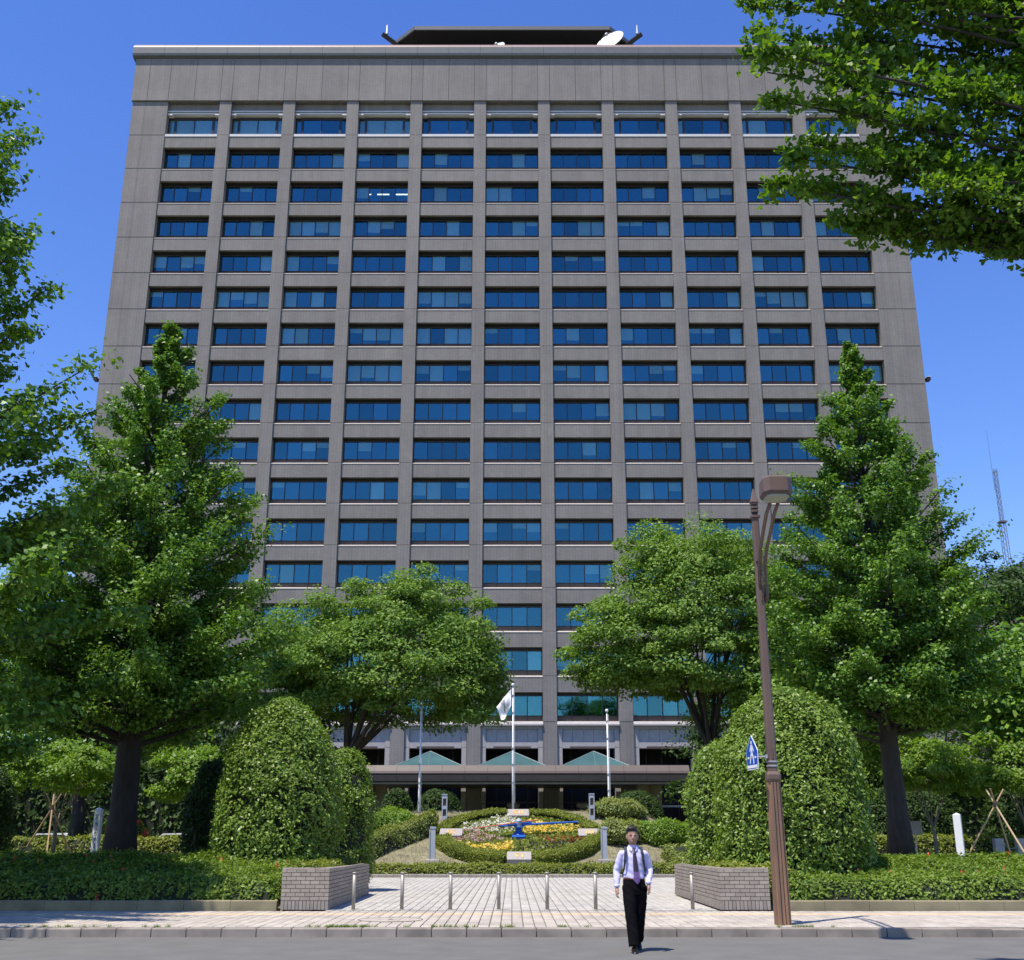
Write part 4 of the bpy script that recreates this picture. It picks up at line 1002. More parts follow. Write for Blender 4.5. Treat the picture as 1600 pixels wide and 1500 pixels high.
pt = signplate(pent, -.006, .006, M['white'], 'panel', sg)
for o_ in (-1, 1):
    signplate([(p[0] * .94, p[1] * .94) for p in pent], *sorted((o_ * .006, o_ * .009)), M['signblue'], 'blue_face', pt)
def limb(a, b, w0, w1):
    a, b = Vector((a[0], a[1])), Vector((b[0], b[1])); d = (b - a).normalized(); n_ = Vector((-d.y, d.x)); return [tuple(a + n_ * w0), tuple(a - n_ * w0), tuple(b - n_ * w1), tuple(b + n_ * w1)][::-1]
circ = [(.0 + .036 * math.cos(a), .20 + .036 * math.sin(a)) for a in np.linspace(0, 2 * math.pi, 12, False)]
figs = [circ, limb((0, .155), (.0, -.02), .05, .04), limb((.03, .14), (.11, .01), .017, .014), limb((-.03, .14), (-.10, .02), .017, .014), limb((.01, 0), (.075, -.13), .03, .024), limb((.075, -.12), (.10, -.24), .024, .018), limb((-.01, 0), (-.07, -.13), .03, .024), limb((-.07, -.12), (-.11, -.23), .024, .018)]
figs += [[(-.27, -.325), (.27, -.325), (.27, -.265), (-.27, -.265)], [(-.24, -.13), (-.15, -.13), (-.15, -.09), (-.24, -.09)], [(.15, -.13), (.24, -.13), (.24, -.09), (.15, -.09)]]
for pf in figs:
    A_ = sum(pf[i][0] * pf[(i + 1) % len(pf)][1] - pf[(i + 1) % len(pf)][0] * pf[i][1] for i in range(len(pf)))
    if A_ < 0: pf = pf[::-1]
    signplate(pf, -.012, -.0085, M['white'], 'pictogram', pt)

# ------------------------------------------------------------------ hedges and shrubs
def azfn(x0, x1, y0, y1, h0, hback, e=.35):
    def fn(X, Y):
        d = np.minimum(np.minimum(X - x0, x1 - X), np.minimum(Y - y0, y1 - Y)); top = h0 + (hback - h0) * ss(y0, y1, Y) + .05 * np.sin(X * 1.7) * np.sin(Y * 2.1)
        return top * edge(d, e)
    return fn
hedge('azalea_hedge', 'long clipped azalea hedge with a few red blossoms left of the brick wall', 'hedge', azfn(-22, -5.05, 25.9, 30.5, .50, .62), -22, -5.05, 25.9, 30.5, 23000, 51, .10, M['azalea'], fl=(M['f_azalea'], 50), tuft=5)
hedge('azalea_hedge', 'long clipped azalea hedge right of the lamp post', 'hedge', azfn(5.7, 22, 25.9, 30.5, .50, .55), 5.7, 22, 25.9, 30.5, 23000, 52, .10, M['azalea'], fl=(M['f_azalea'], 45), tuft=5)
hedge('box_hedge', 'low clipped box hedge running across in front of the flower clock', 'hedge', azfn(-7.5, 8.0, 47.25, 48.5, .50, .50, .25), -7.5, 8.0, 47.25, 48.5, 8000, 53, .10, M['box'], base=lambda x, y: np.asarray(x) * 0 + .12, tuft=5)
for (a, b, c, d, s, l_) in ((-4.95, -4.22, 26.1, 32.3, 54, 'green ground cover inside the left brick planter'), (4.78, 6.3, 26.1, 32.3, 55, 'green ground cover inside the right brick planter')):
    hedge('planter_hedge', l_, 'hedge', azfn(a, b, c, d, .80, .80, .2), a, b, c, d, 5000, s, .095, M['box'], base=lambda x, y: np.asarray(x) * 0 + .22, tuft=5)
# tall pale shrub line climbing the bank beside the clock
def slope_row(label, x0, x1, y0, y1, wdt, h, n, seed, m, name='shrub_row'):
    def fn(X, Y):
        yc = y0 + (y1 - y0) * (X - x0) / (x1 - x0); d = np.minimum(wdt - np.abs(Y - yc), np.minimum(X - min(x0, x1), max(x0, x1) - X)); return h * edge(d, .35) * (1 + .08 * np.sin(X * 3))
    ya, yb = min(y0, y1) - wdt, max(y0, y1) + wdt
    return hedge(name, label, 'hedge', fn, min(x0, x1), max(x0, x1), ya, yb, n, seed, .11, m, tuft=4)
slope_row('flowering shrub row climbing the bank left of the flower clock', -6.7, -3.5, 50.2, 54.6, .75, .85, 8000, 56, M['pittos'])
def bush(label, x, y, rx, h, seed, m, n=1500, ls=.14, ry=None, zo=0): return dome(label, x, y, float(H(x, y)) - .05 + zo, rx, ry or rx, h, n, seed, ls, m, zc=.42, pw=2.1, name='bush', group='loose bushes around the flower clock', core=.8, bumpa=.14, tuft=6)
bush('light green loose bush left of the shrub row', -5.6, 54.5, 1.1, 1.05, 61, M['maple']); bush('light green loose bush beside the left leafy dome', -7.0, 52.5, 1.0, 1.0, 62, M['maple'])
bush('yellow-green bush with pale tips behind the right front light post', 4.95, 53.0, 1.05, .95, 63, M['pittos'], 2200); bush('yellow-green bush at the top right of the clock bank', 5.2, 57.0, 1.4, .75, 64, M['pittos'], 2200)
bush('bright green bush right behind the walking man', 6.7, 53.5, 1.2, 1.05, 65, M['maple'], 2200); bush('low yellow-green bush beside the right brick wall end', 7.6, 50.5, 1.1, .9, 66, M['pittos'], 2000)
bush('green bush between the man and the right dome', 8.4, 54.5, 1.2, 1.15, 67, M['maple'], 1800); bush('wide yellow-green bush at the foot of the bank on the right', 8.0, 49.7, 1.4, .75, 68, M['pittos'], 2000)
dome('dark round shrub under the canopy on the right', 8.1, 76, .1, 1.9, 1.9, 4.4, 2600, 69, .17, M['dark_leaf'], core=.86, bumpa=.12); dome('dark clipped shrub under the canopy on the left', -7.4, 74, .1, 1.2, 1.2, 4.4, 1800, 70, .16, M['dark_leaf'], core=.86)
dome('dark broad shrub behind the left flagpole', -4.9, 77, .1, 1.6, 1.6, 4.6, 1800, 71, .16, M['dark_leaf'], core=.86)
# clipped domes
dome('tall clipped leafy dome shrub above the left brick wall', -6.2, 31.0, .4, 1.66, 1.7, 4.7, 6200, 81, .125, zc=.34, pw=2.3)
dome('smaller clipped shrub tucked behind the tall left dome', -5.15, 34.6, .4, 1.02, 1.2, 3.8, 2600, 82, .12, zc=.34)
dome('large clipped leafy dome shrub behind the street lamp', 6.95, 28.8, .3, 1.86, 1.9, 4.85, 6800, 83, .125, zc=.36, pw=2.4)
dome('narrower clipped shrub on the left of the large right dome', 5.65, 31.4, .4, .98, 1.2, 3.75, 2600, 84, .12, zc=.36)

# ------------------------------------------------------------------ trees
ginkgo('tall cone-shaped ginkgo tree with a thick dark trunk left of the tower', -11.0, 33, .8, 16.6, 4.6,
       [(3.8, 3.6), (5, 4.6), (7, 4.3), (9, 3.7), (11, 2.9), (13, 2.2), (14.3, 1.65), (15.2, .75), (16.4, .15)], 170, 165000, .092, 101, .42)
ginkgo('tall cone-shaped ginkgo tree in front of the right side of the tower', 11.9, 36, .9, 17.2, 4.4,
       [(3.8, 2.6), (5.5, 3.6), (7.5, 3.8), (10, 3.2), (12, 2.5), (14, 1.8), (15.2, 1.2), (16.0, .5), (17.0, .15)], 165, 155000, .095, 102, .36)
ginkgo('dark ginkgo tree cut by the left edge with branches against the sky', -15.0, 22.6, .3, 20.0, 3.0,
       [(3.0, 5.4), (6, 6.2), (9, 6.0), (10.5, 5.9), (12, 5.0), (14.5, 4.3), (17, 4.1), (18.3, 3.7), (19.3, 2.6), (20.2, .4)], 150, 190000, .116, 103, .42, dens=1.15)
zelkova('spreading zelkova tree left of the flagpoles with low drooping sprays', -8.8, 61, .2, 10.4, 6.9, 4.8, 4.5, 400, 125000, .19, 111, .34, 5.6, lean=(2.1, 0), low=-.7, limbs=7, flat=.44, csize=1.25)
zelkova('spreading zelkova tree behind the lamp post in front of the right tower bays', 10.4, 60, .2, 12.0, 6.1, 4.8, 5.5, 400, 125000, .195, 112, .32, 6.0, lean=(-.3, 0), low=-.7, limbs=7, flat=.44, csize=1.2)
zelkova('broad leafy tree at the right edge below the lattice mast', 22.6, 52, .9, 8.8, 6.2, 5, 4.9, 260, 40000, .20, 113, .38, 3.0, mat_=M['dark_leaf'], low=-.5, csize=1.3)
bgspec = [(-23, 52, 6.5, 5.5, 5.0, 'dark'), (-33, 60, 7.0, 6.5, 5.5, 'dark'), (-17.5, 47, 6.0, 4.2, 3.6, 'gk'), (-14.5, 64, 6.5, 5, 4.5, 'dark'), (-22, 75, 7, 6, 5.5, 'dark'),
          (15.5, 58, 6.5, 4.8, 4.6, 'gk'), (24.5, 70, 7.5, 6.0, 5.5, 'dark'), (34, 64, 8.5, 6.5, 6.2, 'dark'), (16.0, 74, 6.5, 5, 5, 'dark'), (19.5, 43, 6.0, 3.2, 2.4, 'gk')]
bglab = ['dark evergreen tree deep behind the left ginkgo', 'dark evergreen tree at the far left edge of the garden', 'leafy tree between the two left ginkgos', 'dark evergreen tree at the foot of the tower on the left', 'dark evergreen tree farthest back on the left',
         'leafy tree close behind the right ginkgo', 'dark evergreen tree behind the right edge tree', 'tall leafy tree at the far right below the grey building', 'dark evergreen tree at the foot of the tower on the right', 'smaller leafy tree beside the right ginkgo trunk']
for i, (x, y, cz, rx, rz, kd) in enumerate(bgspec):
    zelkova(bglab[i], x, y, float(H(x, y)), cz, rx, rx * .85, rz, 110, 13000, .28, 130 + i, .3, 2.2, mat_=M['dark_leaf'] if kd == 'dark' else M['ginkgo'], name='broadleaf_tree', group='trees of the garden in front of the tower', csize=1.5, flat=.5, low=-.7, limbs=6)
# young light green trees with bamboo props
def young(label, x, y, rx, cz, rz, seed, n=16000): return zelkova(label, x, y, .9, cz, rx, rx * .9, rz * 1.15, 46, n, .13, seed, .07, 1.2, mat_=M['maple'], name='young_maple', group='young light green trees on the lawn', csize=.62, flat=.45, low=-.75, limbs=5, trunkmat=M['bark_pale'])
young('young light green maple propped by bamboo on the far left', -15.8, 40.5, 1.75, 3.0, .95, 141); young('young light green maple right of the left ginkgo trunk', -11.6, 42, 1.35, 2.9, 1.0, 142)
young('young light green maple right of the right ginkgo trunk', 15.3, 42.5, 1.7, 3.15, .9, 143); young('young light green maple propped by bamboo at the right edge', 18.0, 41, 1.8, 3.1, .95, 144)
young('small bright tree between the right dome and the right ginkgo trunk', 12.2, 44, 1.0, 2.7, 1.1, 145, 9000)
young('bright sapling behind the left leafy dome', -8.6, 44, 1.1, 3.6, 1.2, 146, 9000)
def props(label, x, y, hgt, spread):
    t = thing('bamboo_prop', label, 'tree prop', (x, y, .9), group='bamboo tripods propping the young trees')
    for k in range(3):
        a = 2 * math.pi * k / 3 + .9; MB().tube([(math.cos(a) * spread, math.sin(a) * spread, -.1), (-math.cos(a) * spread * .25, -math.sin(a) * spread * .25, hgt)], [.03, .024], 7).build('pole', M['bamboo'], t)
    MB().loft([((0, 0, hgt * .76), .06, .06), ((0, 0, hgt * .84), .06, .06)], 10).build('binding', M['brown'], t)
props('bamboo tripod propping the young tree at the left edge', -15.0, 38, 2.1, 1.05); props('bamboo tripod propping the young tree at the right edge', 14.2, 34.2, 2.1, 1.15)
# clipped hedges and a screen of shrubs farther back
def block(label, x0, x1, y0, y1, h, n, seed, m, ls=.12): return hedge('clipped_hedge', label, 'hedge', azfn(x0, x1, y0, y1, h, h, .3), x0, x1, y0, y1, n, seed, ls, m, tuft=4, group='clipped hedges beyond the lawn')
block('low sunlit hedge on the lawn behind the white post on the left', -21, -12.3, 43.5, 45, .75, 5500, 151, M['box']); block('low sunlit hedge behind the stone posts on the right', 13.2, 22.5, 46, 47.6, .8, 6000, 152, M['box'])
block('dark tall hedge closing the garden on the left', -48, -12.5, 68, 71, 5.0, 12000, 153, M['dark_leaf'], .42); block('dark tall hedge closing the garden on the right', 12.5, 50, 68, 71, 5.2, 12000, 154, M['dark_leaf'], .42)
dome('dark shrub column at the left edge behind the hedge', -17.2, 36.5, .8, 1.5, 1.4, 3.1, 2400, 155, .14, M['dark_leaf'], core=.86); dome('dark evergreen bush between the left ginkgo and the left dome', -8.9, 36, .8, 1.2, 1.2, 3.1, 2200, 156, .14, M['dark_leaf'])
ab = dome('green azalea bush dotted with red flowers behind the white post on the left', -15.6, 47, .9, .9, .8, 1.5, 900, 157, .10, M['azalea'], core=.8)
rs = np.random.RandomState(5); a_ = rs.uniform(0, 6.28, 60); z_ = rs.uniform(.5, 1.45, 60); q_ = .93 * np.sqrt(np.clip(1 - ((z_ - .6) / .95) ** 2, .05, 1)); P_ = np.repeat(np.stack([np.cos(a_) * q_, np.sin(a_) * q_ * .9, z_], 1), 7, 0) + rs.normal(0, .035, (420, 3))
crown('blossoms', P_, np.tile([0, -.7, .5], (420, 1)), .08, M['f_azalea'], ab, 6, shape='fan')
dome('dark evergreen bush right of the right ginkgo trunk', 21.5, 49, .9, 1.6, 1.6, 3.0, 2200, 158, .15, M['dark_leaf'])
dome('dark evergreen bush behind the bamboo prop on the right', 17.0, 50, .9, 2.2, 1.6, 2.8, 2800, 159, .15, M['dark_leaf'])

# posts on the lawns
def text_mesh(s, size):
    cu = bpy.data.curves.new('t', 'FONT'); cu.body = s; cu.size = size; cu.align_x = 'CENTER'; cu.extrude = .002; o = bpy.data.objects.new('t', cu); COL.objects.link(o)
    dg = bpy.context.evaluated_depsgraph_get(); me = bpy.data.meshes.new_from_object(o.evaluated_get(dg)); bpy.data.objects.remove(o); return me
wp = thing('peace_post', 'white square post with vertical Japanese lettering on the left lawn', 'post', (-12.75, 36, .85))
MB().box(-.10, .10, -.10, .10, -.2, 1.62).build('post', M['white'], wp); MB().add([(-.11, -.11, 1.62), (.11, -.11, 1.62), (.11, .11, 1.62), (-.11, .11, 1.62), (0, 0, 1.68)], [(0, 1, 4), (1, 2, 4), (2, 3, 4), (3, 0, 4), (0, 3, 2, 1)]).build('cap', M['white'], wp)
try:
    for i, chx in enumerate('世界人類が平和でありますように'):
        me = text_mesh(chx, .095); 
        if len(me.vertices): 
            o = obj('character', me, M['black'], wp, (0, -.103, 1.40 - i * .085)); o.rotation_euler = (R(90), 0, 0)
            me.materials.clear(); me.materials.append(M['black'])
except Exception as ex: print('text', ex)
wp2 = thing('white_post', 'plain white square post on the right lawn beside the bamboo prop', 'post', (12.65, 33.2, .9)); wp2.rotation_euler = (0, 0, R(-28))
MB().box(-.10, .10, -.10, .10, -.2, 1.36).build('post', M['white'], wp2); MB().add([(-.10, -.10, 1.36), (.10, -.10, 1.36), (.10, .10, 1.36), (-.10, .10, 1.36), (0, 0, 1.41)], [(0, 1, 4), (1, 2, 4), (2, 3, 4), (3, 0, 4), (0, 3, 2, 1)]).build('cap', M['white'], wp2)
for i, l_ in enumerate(('squat stone post holding a chain, nearer the white post', 'squat stone post holding a chain, nearer the right edge')):
    t = thing('stone_post', l_, 'post', (16.55 + i * .75, 40, .9), group='stone chain posts on the right lawn'); MB().cbox(-.15, .15, -.12, .12, -.2, .72, .02).build('post', M['granite'], t)
ch_ = thing('chain', 'rope-like chain sagging between the two squat stone posts', 'chain', (16.9, 39.85, 1.4)); MB().tube([(-.25, 0, .05), (-.12, 0, -.08), (.02, 0, -.12), (.16, 0, -.08), (.32, 0, .05)], .014, 5).build('links', M['galv'], ch_)
nb = thing('notice_board', 'small pale notice board on a thin leg behind the right ginkgo trunk', 'sign', (15.3, 44.5, .9)); MB().tube([(0, 0, -.2), (0, 0, 1.0)], .025, 6).build('leg', M['galv'], nb); MB().box(-.27, .27, -.02, .02, .85, 1.35).build('board', M['stone'], nb)
# parked cars glimpsed at the left
def car(label, x, y):
    t = thing('parked_car', label, 'car', (x, y, .45), group='parked cars glimpsed through the left trees')
    prof_ = [(-2.1, .25), (-2.1, .75), (-1.9, .85), (-1.3, .92), (-.6, 1.42), (.9, 1.45), (1.6, .95), (2.1, .9), (2.15, .3)]
    b = MB(); n = len(prof_); b.add([(p[0], -.82, p[1]) for p in prof_] + [(p[0], .82, p[1]) for p in prof_], [tuple(range(n)), tuple(range(n, 2 * n))[::-1]] + [((i + 1) % n, i, n + i, n + (i + 1) % n) for i in range(n)]); b.build('body', M['white'], t)
    MB().add([(-1.05, -.835, .98), (1.35, -.835, .98), (.85, -.835, 1.36), (-.55, -.835, 1.36)], [(0, 1, 2, 3)]).add([(-1.05, -.825, .98), (1.35, -.825, .98), (.85, -.825, 1.36), (-.55, -.825, 1.36)], [(3, 2, 1, 0)]).build('side_window', M['black'], t)
    for xx in (-1.35, 1.35):
        for yy in (-.72, .72):
            w_ = MB().tube([(xx, yy - .12, .3), (xx, yy + .12, .3)], .31, 16).build('wheel', M['black'], t); MB().tube([(xx, yy - .13 * (1 if yy < 0 else -1), .3), (xx, yy - .12 * (1 if yy < 0 else -1), .3)], .18, 12).build('rim', M['galv'], w_)
car('white car glimpsed right of the left ginkgo trunk', -17.6, 62); car('white car glimpsed under the propped tree at the far left', -24.2, 62)

# ------------------------------------------------------------------ overhanging near ginkgo, top right
nr = thing('ginkgo_tree', 'near ginkgo tree whose leafy branches hang into the top right corner', 'tree', (11.2, 12.3, 0))
rs = np.random.RandomState(77); tb = MB()
tb.tube([(.3, 0, -.3), (.2, 0, 4), (0, 0, 9), (0, .1, 14), (0, 0, 18)], [.42, .32, .24, .16, .03], 14)
# (end x, end y, end z) world coordinates of the branch tips
lowz = lambda x: float(np.interp(x, [2.8, 3.2, 3.8, 4.5, 5.4, 5.75, 6.2, 6.7, 7.5, 9, 12], [10.4, 9.95, 9.4, 9.1, 9.2, 9.5, 9.0, 8.6, 8.4, 8.6, 8.6]))
tipsW = []
for zq in np.arange(8.5, 14.8, .50):
    for xq in np.arange(2.9, 9.6, .68):
        xx = xq + rs.uniform(-.3, .3); zz_ = zq + rs.uniform(-.25, .25); left = 3.2 + .2 * math.sin(zq * 2.1) - .05 * max(0, zq - 11.5)
        if xx < left: xx = left + rs.uniform(0, .2)
        if zz_ > lowz(xx) and not (3.6 < xx < 5.2 and 11.2 < zz_ < 11.6): tipsW.append((xx, rs.uniform(11.7, 13.2), zz_))
for xq in (3.45, 3.75, 4.2, 4.45, 4.7, 4.9, 5.1, 5.3, 5.6, 5.9, 6.15, 6.3, 6.4, 6.6, 6.75, 7.1): tipsW.append((xq, 12.7 + rs.uniform(-.3, .3), lowz(xq) + .05))
for k in range(46):
    a = rs.uniform(-1.9, 1.9); rr = rs.uniform(2.5, 5.2); tipsW.append((11.2 + rr * math.cos(a), 12.3 + rr * math.sin(a), rs.uniform(8.6, 14.5)))
TP = []
for q in tipsW:
    e = np.array(q) - np.array([11.2, 12.3, 0]); Lh = math.hypot(e[0], e[1]); s0 = np.array([0, 0, max(4.5, e[2] - .15 * Lh - 1.0)]); mid = (s0 + e) / 2 + np.array([0, 0, .35]); 
    pts_ = [(1 - s) ** 2 * s0 + 2 * s * (1 - s) * mid + s * s * e for s in np.linspace(0, 1, 7)]
    pts_ = [p_ + (rs.normal(0, .07, 3) if 0 < i_ < 6 else 0) for i_, p_ in enumerate(pts_)]
    tb.tube(pts_, [.045 * (1 - .88 * s) + .004 for s in np.linspace(0, 1, 7)], 6, False)
    d = e - s0; d /= np.linalg.norm(d)
    for j in range(int(9 + Lh * 3.4)):
        s = 1 - .55 * rs.uniform(0, 1) ** 1.4; b0 = (1 - s) ** 2 * s0 + 2 * s * (1 - s) * mid + s * s * e
        L = rs.uniform(.1, .6) * (1.15 - .75 * s); dd = d * .4 + rs.normal(0, .6, 3) * np.array([1, 1, .6]); dd /= np.linalg.norm(dd); tip = b0 + dd * L
        if L > .25: tb.tube([b0, tip], [.007, .003], 3, False)
        for g in np.linspace(.2, 1, max(2, int(L / .10))): TP.append(b0 + (tip - b0) * g)
TP = np.array(TP); n = 10; P = np.repeat(TP, n, 0) + rs.normal(0, .055, (len(TP) * n, 3))
tb.build('trunk', M['bark'], nr, True)
N = np.tile([0, -.1, .75], (len(P), 1)) + rs.normal(0, .35, (len(P), 3))
# the largest-showing leaves are pieces of their own
Pw = P + np.array([11.2, 12.3, 0]); c, s = math.cos(R(17.8)), math.sin(R(17.8)); rz_ = Pw[:, 2] - 1.6; dep = Pw[:, 1] * c + rz_ * s; sx = 800 + Pw[:, 0] / dep * 1747; sy = 750 - (rz_ * c - Pw[:, 1] * s) / dep * 1747
inv = np.where((sx > 0) & (sx < 1600) & (sy > 0) & (sy < 1500))[0]; low = inv[np.argsort(dep[inv])][:280]; mask = np.ones(len(P), bool); mask[low] = False
crown('crown', P[mask], N[mask], .088, M['ginkgo_near'], nr, 78, shape='ginkgo', bias=.7)['kind'] = 'stuff'
k_ = [(0, 0), (.03, .45), (.55, .78), (.38, 1.0), (.04, .90), (0, .80), (-.04, .90), (-.38, 1.0), (-.55, .78), (-.03, .45)]
lm = MB().add([(a * .09, b * .09, .03 * a * a) for a, b in k_], [tuple(range(10))]).mesh('leaf')
for i in low:
    o = obj('leaf', lm, M['ginkgo_near'], nr, tuple(P[i])); o.rotation_euler = (rs.normal(0, .7), rs.normal(0, .7), rs.uniform(0, 6.28))

# ------------------------------------------------------------------ the walking man
def remeshed(mb, name, mat_, parent, vox, smooth=3, noise=0, seed=0, fold=0):
    o = mb.build('tmp', mat_); md = o.modifiers.new('r', 'REMESH'); md.mode = 'VOXEL'; md.voxel_size = vox
    sm = o.modifiers.new('s', 'SMOOTH'); sm.iterations = smooth; sm.factor = .5
    dg = bpy.context.evaluated_depsgraph_get(); me = bpy.data.meshes.new_from_object(o.evaluated_get(dg)); bpy.data.objects.remove(o); me.name = name
    if fold:
        n = len(me.vertices); co = np.zeros(n * 3, np.float32); me.vertices.foreach_get('co', co); no = np.zeros(n * 3, np.float32); me.vertices.foreach_get('normal', no); co = co.reshape(-1, 3); no = no.reshape(-1, 3)
        d = np.sin(co[:, 2] * 38 + np.sin(co[:, 0] * 17 + co[:, 1] * 9 + seed) * 2.2) * np.sin(co[:, 0] * 14 + co[:, 2] * 9 + seed) + .6 * np.sin(co[:, 2] * 63 + co[:, 0] * 40 + seed)
        co += no * (d * fold)[:, None]; me.vertices.foreach_set('co', co.ravel()); me.update()
    me.shade_smooth(); me.materials.clear(); me.materials.append(mat_); return obj(name, me, None, parent)
man = thing('person', 'walking man in a lavender shirt, purple tie and black trousers wearing backpack straps', 'person', (1.86, 18.0, 0))
hipz = .93
# joints (x right in the picture, -y towards the camera)
LSh, RSh = (-.180, .0, 1.415), (.160, .0, 1.415); LEl, REl = (-.265, .045, 1.14), (.240, .06, 1.165); LWr, RWr = (-.275, -.03, .905), (.195, -.13, .955)
LHip, RHip = (-.085, 0, .93), (.085, 0, .93); LKn, RKn = (-.085, -.10, .50), (.065, .04, .49); LAn, RAn = (-.055, -.17, .09), (.055, .27, .15)
body = MB()
body.loft([((0, 0, .88), .14, .10), ((0, 0, 1.0), .135, .095), ((0, 0, 1.15), .135, .095), ((-.01, 0, 1.30), .16, .105), ((-.01, 0, 1.40), .165, .095), ((-.01, 0, 1.455), .11, .075), ((-.012, -.005, 1.485), .058, .058), ((-.015, -.012, 1.56), .052, .055)], 18)
hc = Vector((-.018, -.025, 1.625))
head = MB()
head.ell(hc + Vector((0, .012, .02)), .074, .092, .098, 20, 12); head.loft([(hc + Vector((0, -.022, -.108)), .032, .040), (hc + Vector((0, -.02, -.085)), .050, .062), (hc + Vector((0, -.012, -.04)), .066, .078), (hc + Vector((0, 0, .02)), .072, .085)], 18)
head.ell(hc + Vector((0, -.098, -.022)), .013, .016, .022, 10, 6); head.loft([(hc + Vector((0, -.082, .015)), .008, .010), (hc + Vector((0, -.105, -.028)), .011, .010)], 8)
for s_ in (-1, 1):
    head.ell(hc + Vector((s_ * .076, .012, -.012)), .010, .020, .032, 8, 6); head.ell(hc + Vector((s_ * .03, -.078, .022)), .022, .012, .007, 8, 6)
head.ell(hc + Vector((0, -.082, -.062)), .024, .012, .008, 10, 6)
def big(m, k=1.13):
    m.v = [(-.015 + (p[0] + .015) * k, -.012 + (p[1] + .012) * k, 1.52 + (p[2] - 1.52) * k) for p in m.v]; return m
big(head); body.add(head.v, head.f)
for a, b, c_ in ((LSh, LEl, LWr), (RSh, REl, RWr)): body.tube([a, b, c_], [.040, .036, .026], 12)
for a, b, c_ in ((LHip, LKn, LAn), (RHip, RKn, RAn)): body.tube([a, b, c_], [.085, .055, .042], 12)
def hand_(wr, sgn):
    w_ = Vector(wr); body.loft([(w_, .024, .029), (w_ + Vector((0, -.008, -.04)), .028, .040), (w_ + Vector((0, -.014, -.09)), .025, .046)], 12)
    for i, (oy, L) in enumerate(((-.038, .078), (-.013, .086), (.012, .080), (.036, .064))):
        a = w_ + Vector((sgn * .006, -.014 + oy, -.082)); b = a + Vector((sgn * .002, -.008, -L * .48)); c_ = a + Vector((-sgn * .030, -.006, -L * .80)); body.tube([a, b, c_], [.0122, .0112, .0095], 8)
    a = w_ + Vector((-sgn * .004, -.034, -.035)); body.tube([a, a + Vector((-sgn * .008, -.024, -.03)), a + Vector((-sgn * .016, -.026, -.062))], [.014, .013, .0105], 8)
hand_(LWr, -1); hand_(RWr, 1)
remeshed(body, 'body', M['skin'], man, .007, 2)
hair = MB(); hair.ell(hc + Vector((0, .026, .052)), .083, .094, .088, 18, 10); hair.ell(hc + Vector((-.01, -.035, .100)), .060, .050, .030, 14, 8)
ho = remeshed(big(hair), 'hair', M['hair'], man, .006, 1, fold=.003)
for s_ in (-1, 1): big(MB().tube([hc + Vector((s_ * .012, -.0965, .040)), hc + Vector((s_ * .044, -.085, .044))], .0042, 6)).build('eyebrow', M['hair'], man); big(MB().ell(hc + Vector((s_ * .03, -.086, .020)), .009, .006, .0045, 8, 6)).build('eye', M['hair'], man)
shirt = MB()
shirt.loft([((-.012, 0, .985), .150, .112), ((-.012, 0, 1.04), .165, .122), ((-.012, 0, 1.12), .162, .120), ((-.01, -.002, 1.25), .172, .122), ((-.01, 0, 1.34), .176, .115), ((-.01, 0, 1.41), .172, .098), ((-.01, 0, 1.445), .138, .082), ((-.01, 0, 1.475), .095, .072), ((-.012, 0, 1.515), .064, .066)], 24)
for q_ in (LSh, RSh): shirt.ell(Vector(q_) + Vector((0, 0, -.034)), .060, .068, .058, 16, 8)
for a, b, c_ in ((LSh, LEl, LWr), (RSh, REl, RWr)):
    A, Bv, Cv = Vector(a), Vector(b), Vector(c_); m1 = A.lerp(Bv, .5); m2 = Bv.lerp(Cv, .55)
    shirt.tube([A + Vector((0, 0, -.025)), m1, Bv, m2, Cv + Vector((0, 0, .012))], [.058, .060, .055, .052, .036], 16)
so_ = remeshed(shirt, 'shirt', M['shirt'], man, .008, 2, fold=.0028, seed=1)
for s_ in (-1, 1):   # collar wings
    MB().add([hc + Vector(p) for p in ((s_ * .004, -.062, -.160), (s_ * .052, -.052, -.118), (s_ * .066, -.072, -.165), (s_ * .030, -.088, -.205))] + [hc + Vector(p) for p in ((s_ * .004, -.056, -.160), (s_ * .052, -.046, -.118), (s_ * .066, -.066, -.165), (s_ * .030, -.082, -.205))], [(0, 1, 2, 3), (7, 6, 5, 4), (0, 4, 5, 1), (1, 5, 6, 2), (2, 6, 7, 3), (3, 7, 4, 0)]).build('collar', M['shirt'], man)
for wq, s_ in ((LWr, -1), (RWr, 1)): MB().tube([Vector(wq) + Vector((0, 0, .0)), Vector(wq) + Vector((0, 0, .045))], [.040, .041], 16).build('cuff', M['shirt'], man, True)
MB().tube([Vector(RWr) + Vector((0, 0, -.022)), Vector(RWr) + Vector((0, 0, -.006))], .031, 14).build('wristwatch', M['steel'], man)
tr_ = MB(); tr_.loft([((-.012, 0, 1.03), .160, .118), ((-.01, 0, .96), .172, .128), ((0, 0, .87), .178, .130), ((0, 0, .80), .165, .12)], 24)
for a, b, c_, hemz in ((LHip, LKn, LAn, .0), (RHip, RKn, RAn, 0)):
    A, Bv, Cv = Vector(a), Vector(b), Vector(c_); tr_.tube([A, A.lerp(Bv, .5), Bv, Bv.lerp(Cv, .5), Cv + Vector((0, .0, .0))], [.108, .102, .084, .080, .082], 18)
remeshed(tr_, 'trousers', M['trouser'], man, .009, 3, fold=.0022, seed=3)
MB().loft([((-.012, 0, 1.015), .163, .121), ((-.012, 0, 1.048), .164, .122)], 28).build('belt', M['belt'], man, True); MB().box(-.035, .02, -.130, -.120, 1.014, 1.05).build('belt_buckle', M['steel'], man)
